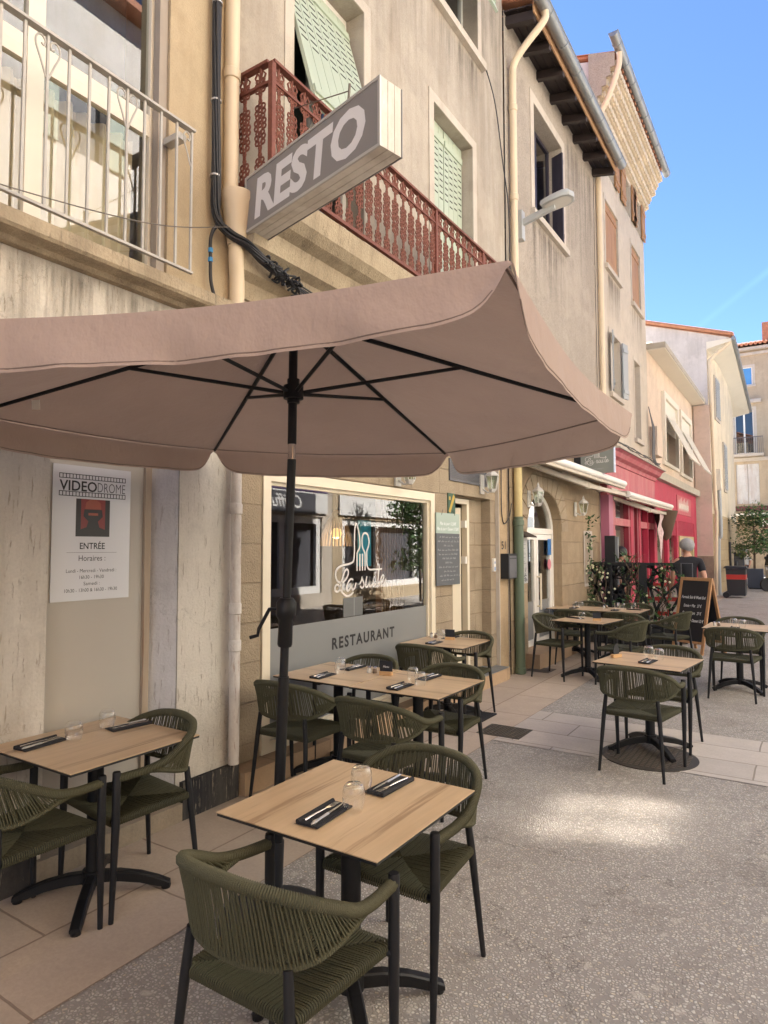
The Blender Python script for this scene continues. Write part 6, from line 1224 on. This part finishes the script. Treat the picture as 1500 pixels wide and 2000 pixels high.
# ================================================================== far end of the street
BN = thing('wheelie_bin', 'dark grey wheelie bin with a red band at the street corner', 'bin', (-2.0, 25.0, 0)); bx0, bx1, by0, by1 = -2.32, -1.72, 24.7, 25.35
def tap(z, k=None):
    s_ = .86 + .14 * z / 1.0; cx, cy = (bx0 + bx1) / 2, (by0 + by1) / 2; a, b = (bx1 - bx0) / 2 * s_, (by1 - by0) / 2 * s_; return [(cx - a, cy - b, z), (cx + a, cy - b, z), (cx + a, cy + b, z), (cx - a, cy + b, z)]
MB().hexa(tap(.08) + tap(.62)).build('body', M['bin'], BN); MB().hexa(tap(.623) + tap(.78)).build('red_band', M['binred'], BN); MB().hexa(tap(.783) + tap(.98)).build('upper_body', M['bin'], BN)
MB().hexa([(bx0 - .08, by0 - .06, .985), (bx1 + .05, by0 - .06, .985), (bx1 + .05, by1 + .05, .985), (bx0 - .08, by1 + .05, .985), (bx0 - .02, by0 - .02, 1.06), (bx1, by0 - .02, 1.06), (bx1, by1, 1.06), (bx0 - .02, by1, 1.06)]).build('lid', M['bin'], BN)
for y in (by0 - .02, by1 - .06): MB().lathe([(.03, -.03), (.10, -.03), (.10, .03), (.03, .03)], (bx0 - .0, y + .03, .10), 16, (0, 1, 0)).build('wheel', M['plum'], BN, smooth=True)
t = thing('planter', 'square slate blue planter holding the street tree', 'planter', (-1.8, 30.7, 0)); MB().hexa([(-2.07, 30.4, .05), (-1.5, 30.4, .05), (-1.5, 31.0, .05), (-2.07, 31.0, .05), (-2.05, 30.42, .82), (-1.52, 30.42, .82), (-1.52, 30.98, .82), (-2.05, 30.98, .82)]).build('box', M['slateblue'], t); MB().box((-2.02, 30.45, 0), (-1.55, 30.95, .05)).build('foot', M['plum'], t)
t = thing('cabinet', 'tall slate blue cabinet behind the wheelie bin', 'cabinet', (-2.36, 30.7, 0)); MB().box((-2.54, 30.5, 0), (-2.19, 30.9, 1.42)).box((-2.56, 30.48, 1.421), (-2.17, 30.92, 1.46)).build('case', M['slateblue'], t); MB().box((-2.52, 30.49, .1), (-2.21, 30.499, 1.38)).build('door', M['graph'], t)
def tree(x, y, z0, h, r_, n, label, size, seed, mats, group=None):
    t = thing('street_tree', label, 'tree', (x, y, z0), 0, group); lr = random.Random(seed); tr = MB().tube([(x, y, z0), (x + .03, y, z0 + h * .4), (x, y + .02, z0 + h * .85)], [.045, .035, .012], 8); blobs = []
    for k in range(16):
        a = lr.uniform(0, 6.28); rr = r_ * lr.uniform(.25, .85); z = z0 + h * lr.uniform(.2, .98); c = (x + cos(a) * rr * (1.15 - (z - z0) / h * .6), y + sin(a) * rr, z); blobs.append(c); tr.tube([(x, y, z - .25 * h * .5), c], [.014, .005], 5)
    tr.build('trunk', M['bark'], t, smooth=True)
    for j, m_ in enumerate(mats):
        mb = MB()
        for k, c in enumerate(blobs):
            if k % len(mats) == j: leaves(mb, c, r_ * lr.uniform(.35, .55), n // 16, size, lr, (1, 1, .75))
        mb.build('crown', m_, t, recalc=False)
tree(-1.82, 30.7, .8, 2.75, 1.0, 2600, 'feathery olive green street tree in the slate blue planter', .13, 41, (M['leafy'], M['leaf'], M['leafd']))
tree(3.3, 18.0, 0, 4.6, 1.2, 2600, 'round green tree across the street, reflected in the shop window', .16, 42, (M['leaf'], M['leafy']))
SC = thing('motor_scooter', 'silver and black motor scooter parked beyond the planter', 'scooter', (-1.3, 29, 0)); sx, sy = -.78, 29.2; fS = Fr((sx, sy, 0), (.85, .5, 0), (.5, -.85, 0))
for u, w_ in ((-.62, 0), (.62, 0)):
    o = MB().lathe([(.16, -.05), (.25, -.055), (.27, 0), (.25, .055), (.16, .05)], fS.p(u, .27, 0), 20, fS.w).build('wheel', M['plum'], SC, smooth=True); MB().lathe([(.02, -.04), (.155, -.04), (.155, .04), (.02, .04)], fS.p(u, .27, 0), 14, fS.w).build('rim', M['signs'], o, smooth=True)
MB().prism(fS, [(-.45, .25), (-.05, .22), (.25, .25), (.75, .5), (.85, .8), (.3, .75), (.15, .45), (-.1, .38), (-.35, .42), (-.45, .95), (-.6, 1.0), (-.58, .5)], -.16, .16).build('body', M['signs'], SC); MB().prism(fS, [(.1, .76), (.85, .81), (.9, .9), (.5, .92), (.1, .84)], -.14, .14).build('seat', M['plum'], SC); MB().prism(fS, [(-.6, .95), (-.5, .95), (-.42, 1.4), (-.5, 1.42)], -.2, .2).build('windscreen', M['plum'], SC)
MB().tube([fS.p(-.5, 1.02, -.33), fS.p(-.5, 1.05, 0), fS.p(-.5, 1.02, .33)], .018, 6).tube([fS.p(-.5, 1.04, .25), fS.p(-.46, 1.25, .36)], .008, 5).tube([fS.p(-.5, 1.04, -.25), fS.p(-.46, 1.25, -.36)], .008, 5).build('handlebar', M['plum'], SC, smooth=True); MB().lathe([(.0, -.01), (.06, -.008), (.06, .008), (0, .01)], fS.p(-.46, 1.28, .38), 12, fS.u).lathe([(.0, -.01), (.06, -.008), (.06, .008), (0, .01)], fS.p(-.46, 1.28, -.38), 12, fS.u).build('mirror', M['plum'], SC); MB().lathe([(.0, .05), (.06, .04), (.075, 0)], fS.p(-.62, .86, 0), 12, -fS.u).build('headlight', M['lens'], SC, smooth=True)
t = thing('patio_parasol_stand', 'thin dark lamp post at the stone corner before the bin', 'post', (-2.42, 26.2, 0)); MB().tube([(-2.42, 27.6, 0), (-2.42, 27.6, 1.9)], .04, 8).build('post', M['plum'], t); MB().lathe([(.02, 0), (.16, .02), (.16, .1), (.02, .12)], (-2.3, 27.6, 1.05), 12, (1, 0, 0)).build('disc', M['plum'], t)

# ================================================================== people
def skin_mesh(nodes, edges, sub=2):
    names = list(nodes); me = bpy.data.meshes.new('body'); me.from_pydata([nodes[n][0] for n in names], [(names.index(a), names.index(b)) for a, b in edges], []); o = bpy.data.objects.new('tmp', me); COL.objects.link(o)
    md = o.modifiers.new('s', 'SKIN'); md.use_smooth_shade = True; md.branch_smoothing = .4
    for i, n in enumerate(names):
        r_ = nodes[n][1]; me.skin_vertices[0].data[i].radius = r_ if hasattr(r_, '__len__') else (r_, r_)
    me.skin_vertices[0].data[0].use_root = True
    s_ = o.modifiers.new('u', 'SUBSURF'); s_.levels = sub; s_.render_levels = sub; dg = bpy.context.evaluated_depsgraph_get(); dg.update(); out = bpy.data.meshes.new_from_object(o.evaluated_get(dg)); bpy.data.objects.remove(o); return out
def person(x, y, deg, h, label, top, bottom, hair, stride=.0, long=False, head_turn=0., sleeves=True):
    t = thing('person', label, 'person', (x, y, .004), R(deg)); k = h / 1.78; V = lambda a, b, c: (a * k, b * k, c * k)
    nd_ = {'pelvis': (V(0, 0, .95), (.14 * k, .10 * k)), 'waist': (V(0, .0, 1.10), (.135 * k, .095 * k)), 'chest': (V(0, -.01, 1.30), (.165 * k, .11 * k)), 'should': (V(0, -.02, 1.43), (.12 * k, .08 * k)), 'neck': (V(0, -.01, 1.52), .052 * k), 'skull0': (V(0, .01, 1.585), .075 * k), 'skull1': (V(0, .005, 1.665), .100 * k), 'skull2': (V(0, -.005, 1.735), .072 * k)}
    ed = [('pelvis', 'waist'), ('waist', 'chest'), ('chest', 'should'), ('should', 'neck'), ('neck', 'skull0'), ('skull0', 'skull1'), ('skull1', 'skull2')]
    for s_, n in ((-1, 'l'), (1, 'r')):
        f_ = stride * s_
        nd_.update({n + 'sh': (V(s_ * .19, -.02, 1.40), .062 * k), n + 'el': (V(s_ * .245, -.06 - f_ * .3, 1.13), .043 * k), n + 'wr': (V(s_ * .25, .05 - f_ * .6, .90), .029 * k), n + 'pa': (V(s_ * .25, .075 - f_ * .65, .835), (.036 * k, .018 * k)),
            n + 'hip': (V(s_ * .09, 0, .90), .095 * k), n + 'kn': (V(s_ * .10, .03 + f_ * .55, .50), .062 * k), n + 'an': (V(s_ * .10, -.03 + f_, .09), .042 * k), n + 'he': (V(s_ * .10, -.05 + f_, .035), .034 * k), n + 'to': (V(s_ * .115, .13 + f_, .028), .034 * k)})
        ed += [('should', n + 'sh'), (n + 'sh', n + 'el'), (n + 'el', n + 'wr'), (n + 'wr', n + 'pa'), ('pelvis', n + 'hip'), (n + 'hip', n + 'kn'), (n + 'kn', n + 'an'), (n + 'an', n + 'he'), (n + 'he', n + 'to')]
        px_, py_, pz_ = s_ * .25, .075 - f_ * .65, .835
        for j, (dy, L) in enumerate(((.03, .075), (.01, .085), (-.01, .08), (-.03, .062))):
            a, b = f'{n}f{j}', f'{n}g{j}'; nd_[a] = (V(px_, py_ + dy, pz_ - .045), .0095 * k); nd_[b] = (V(px_ - s_ * .015, py_ + dy * 1.1 + .01, pz_ - .045 - L), .0075 * k); ed += [(n + 'pa', a), (a, b)]
        nd_[n + 'th'] = (V(px_ - s_ * .012, py_ + .05, pz_ - .03), .010 * k); ed += [(n + 'pa', n + 'th')]
    nd_['nose'] = (V(0, .105, 1.645), .014 * k); nd_['brow'] = (V(0, .07, 1.665), .045 * k); nd_['chin'] = (V(0, .075, 1.575), .03 * k); ed += [('skull1', 'brow'), ('brow', 'nose'), ('skull0', 'chin')]
    for s_, n in ((-1, 'el_'), (1, 'er_')): nd_[n] = (V(s_ * .098, -.005, 1.65), (.014 * k, .024 * k)); ed += [('skull1', n)]
    if head_turn:
        c_, s2 = cos(head_turn), sin(head_turn)
        for n in ('skull0', 'skull1', 'skull2', 'nose', 'brow', 'chin', 'el_', 'er_'): (a, b, c), r_ = nd_[n]; nd_[n] = ((a * c_ - b * s2, a * s2 + b * c_, c), r_)
    me = skin_mesh(nd_, ed); me.materials.clear(); me.materials.append(M['skin']); o = bpy.data.objects.new('body', me); COL.objects.link(o); o.parent = t
    def garment(name, keep, grow, mat, extra={}):
        n2 = {n: (nd_[n][0], tuple(q + grow for q in nd_[n][1]) if hasattr(nd_[n][1], '__len__') else nd_[n][1] + grow) for n in nd_ if n in keep}; n2.update(extra); e2 = [(a, b) for a, b in ed if a in n2 and b in n2]
        for n in extra: e2.append((n[:-1], n))
        m2 = skin_mesh(n2, e2); m2.materials.clear(); m2.materials.append(mat); g = bpy.data.objects.new(name, m2); COL.objects.link(g); g.parent = t
    mid = lambda a, b, q: tuple(Vector(nd_[a][0]).lerp(Vector(nd_[b][0]), q))
    garment('shirt', ('pelvis', 'waist', 'chest', 'should', 'lsh', 'rsh'), .024, top, {'lsh_': (mid('lsh', 'lel', .72), .062 * k), 'rsh_': (mid('rsh', 'rel', .72), .062 * k), 'should_': (V(0, -.016, 1.495), .074 * k)})
    garment('trousers', ('pelvis', 'lhip', 'rhip', 'lkn', 'rkn', 'lan', 'ran'), .012, bottom)
    for n in ('l', 'r'): 
        a, b = Vector(nd_[n + 'he'][0]), Vector(nd_[n + 'to'][0]); MB().tube([a + Vector((0, -.01, .012)), a.lerp(b, .5) + Vector((0, 0, .012)), b + Vector((0, .012, 0))], [.044, .046, .036], 10, flat=.85).build('shoe', M['plum'], t, smooth=True, local=True)
    mb = MB(); hc = Vector(nd_['skull1'][0]) + Vector((0, -.012, .014)) * k; fwd = head_turn
    def hp(a, b):
        az = (a - .5) * 2 * pi; back = .5 - .5 * cos(az); low = -.12 - .95 * back if not long else -.25 - 1.15 * back; el = low + (pi / 2 - low) * b; rr = .119 * k
        d = Vector((sin(az) * cos(el), cos(az) * cos(el) * 1.08, sin(el) * 1.02)); d.rotate(Matrix.Rotation(fwd, 3, 'Z')); return hc + d * rr * (1 + .035 * sin(az * 9 + b * 11) * sin(az * 4 - b * 17) + .02 * sin(az * 23 + b * 31))
    mb.grid(hp, 28, 10).build('hair', hair, t, smooth=True, local=True, recalc=False)
    for s_ in (-1, 1):
        e = Vector((s_ * .035, .098, 1.668)) * k; e.rotate(Matrix.Rotation(fwd, 3, 'Z')); MB().lathe([(0, -.01), (.009, -.006), (.011, 0), (.009, .006), (0, .01)], e, 10, cap=False).build('eye', M['eye'], t, smooth=True, local=True)
    e = Vector((0, .104, 1.598)) * k; q = Vector((.024, 0, 0)) * k
    for v in (e, q): v.rotate(Matrix.Rotation(fwd, 3, 'Z'))
    MB().tube([e - q, e + q], .005 * k, 6).build('mouth', simple('lips', (.35, .12, .1), .5), t, local=True)
    return t
person(-1.80, 12.75, 22, 1.84, 'grey haired man in a black t shirt walking away past the chalk easel', M['shirt'], M['jean'], M['hairg'], .16, head_turn=.5)
person(-3.02, 13.1, -70, 1.70, 'dark haired person in black standing behind the leafy screen', M['shirt'], M['jean'], M['hairb'], 0, True)
person(-2.3, 33.0, 150, 1.62, 'white haired person in a white shirt beyond the bins', M['wshirt'], M['jean'], M['wshirt'], .1)
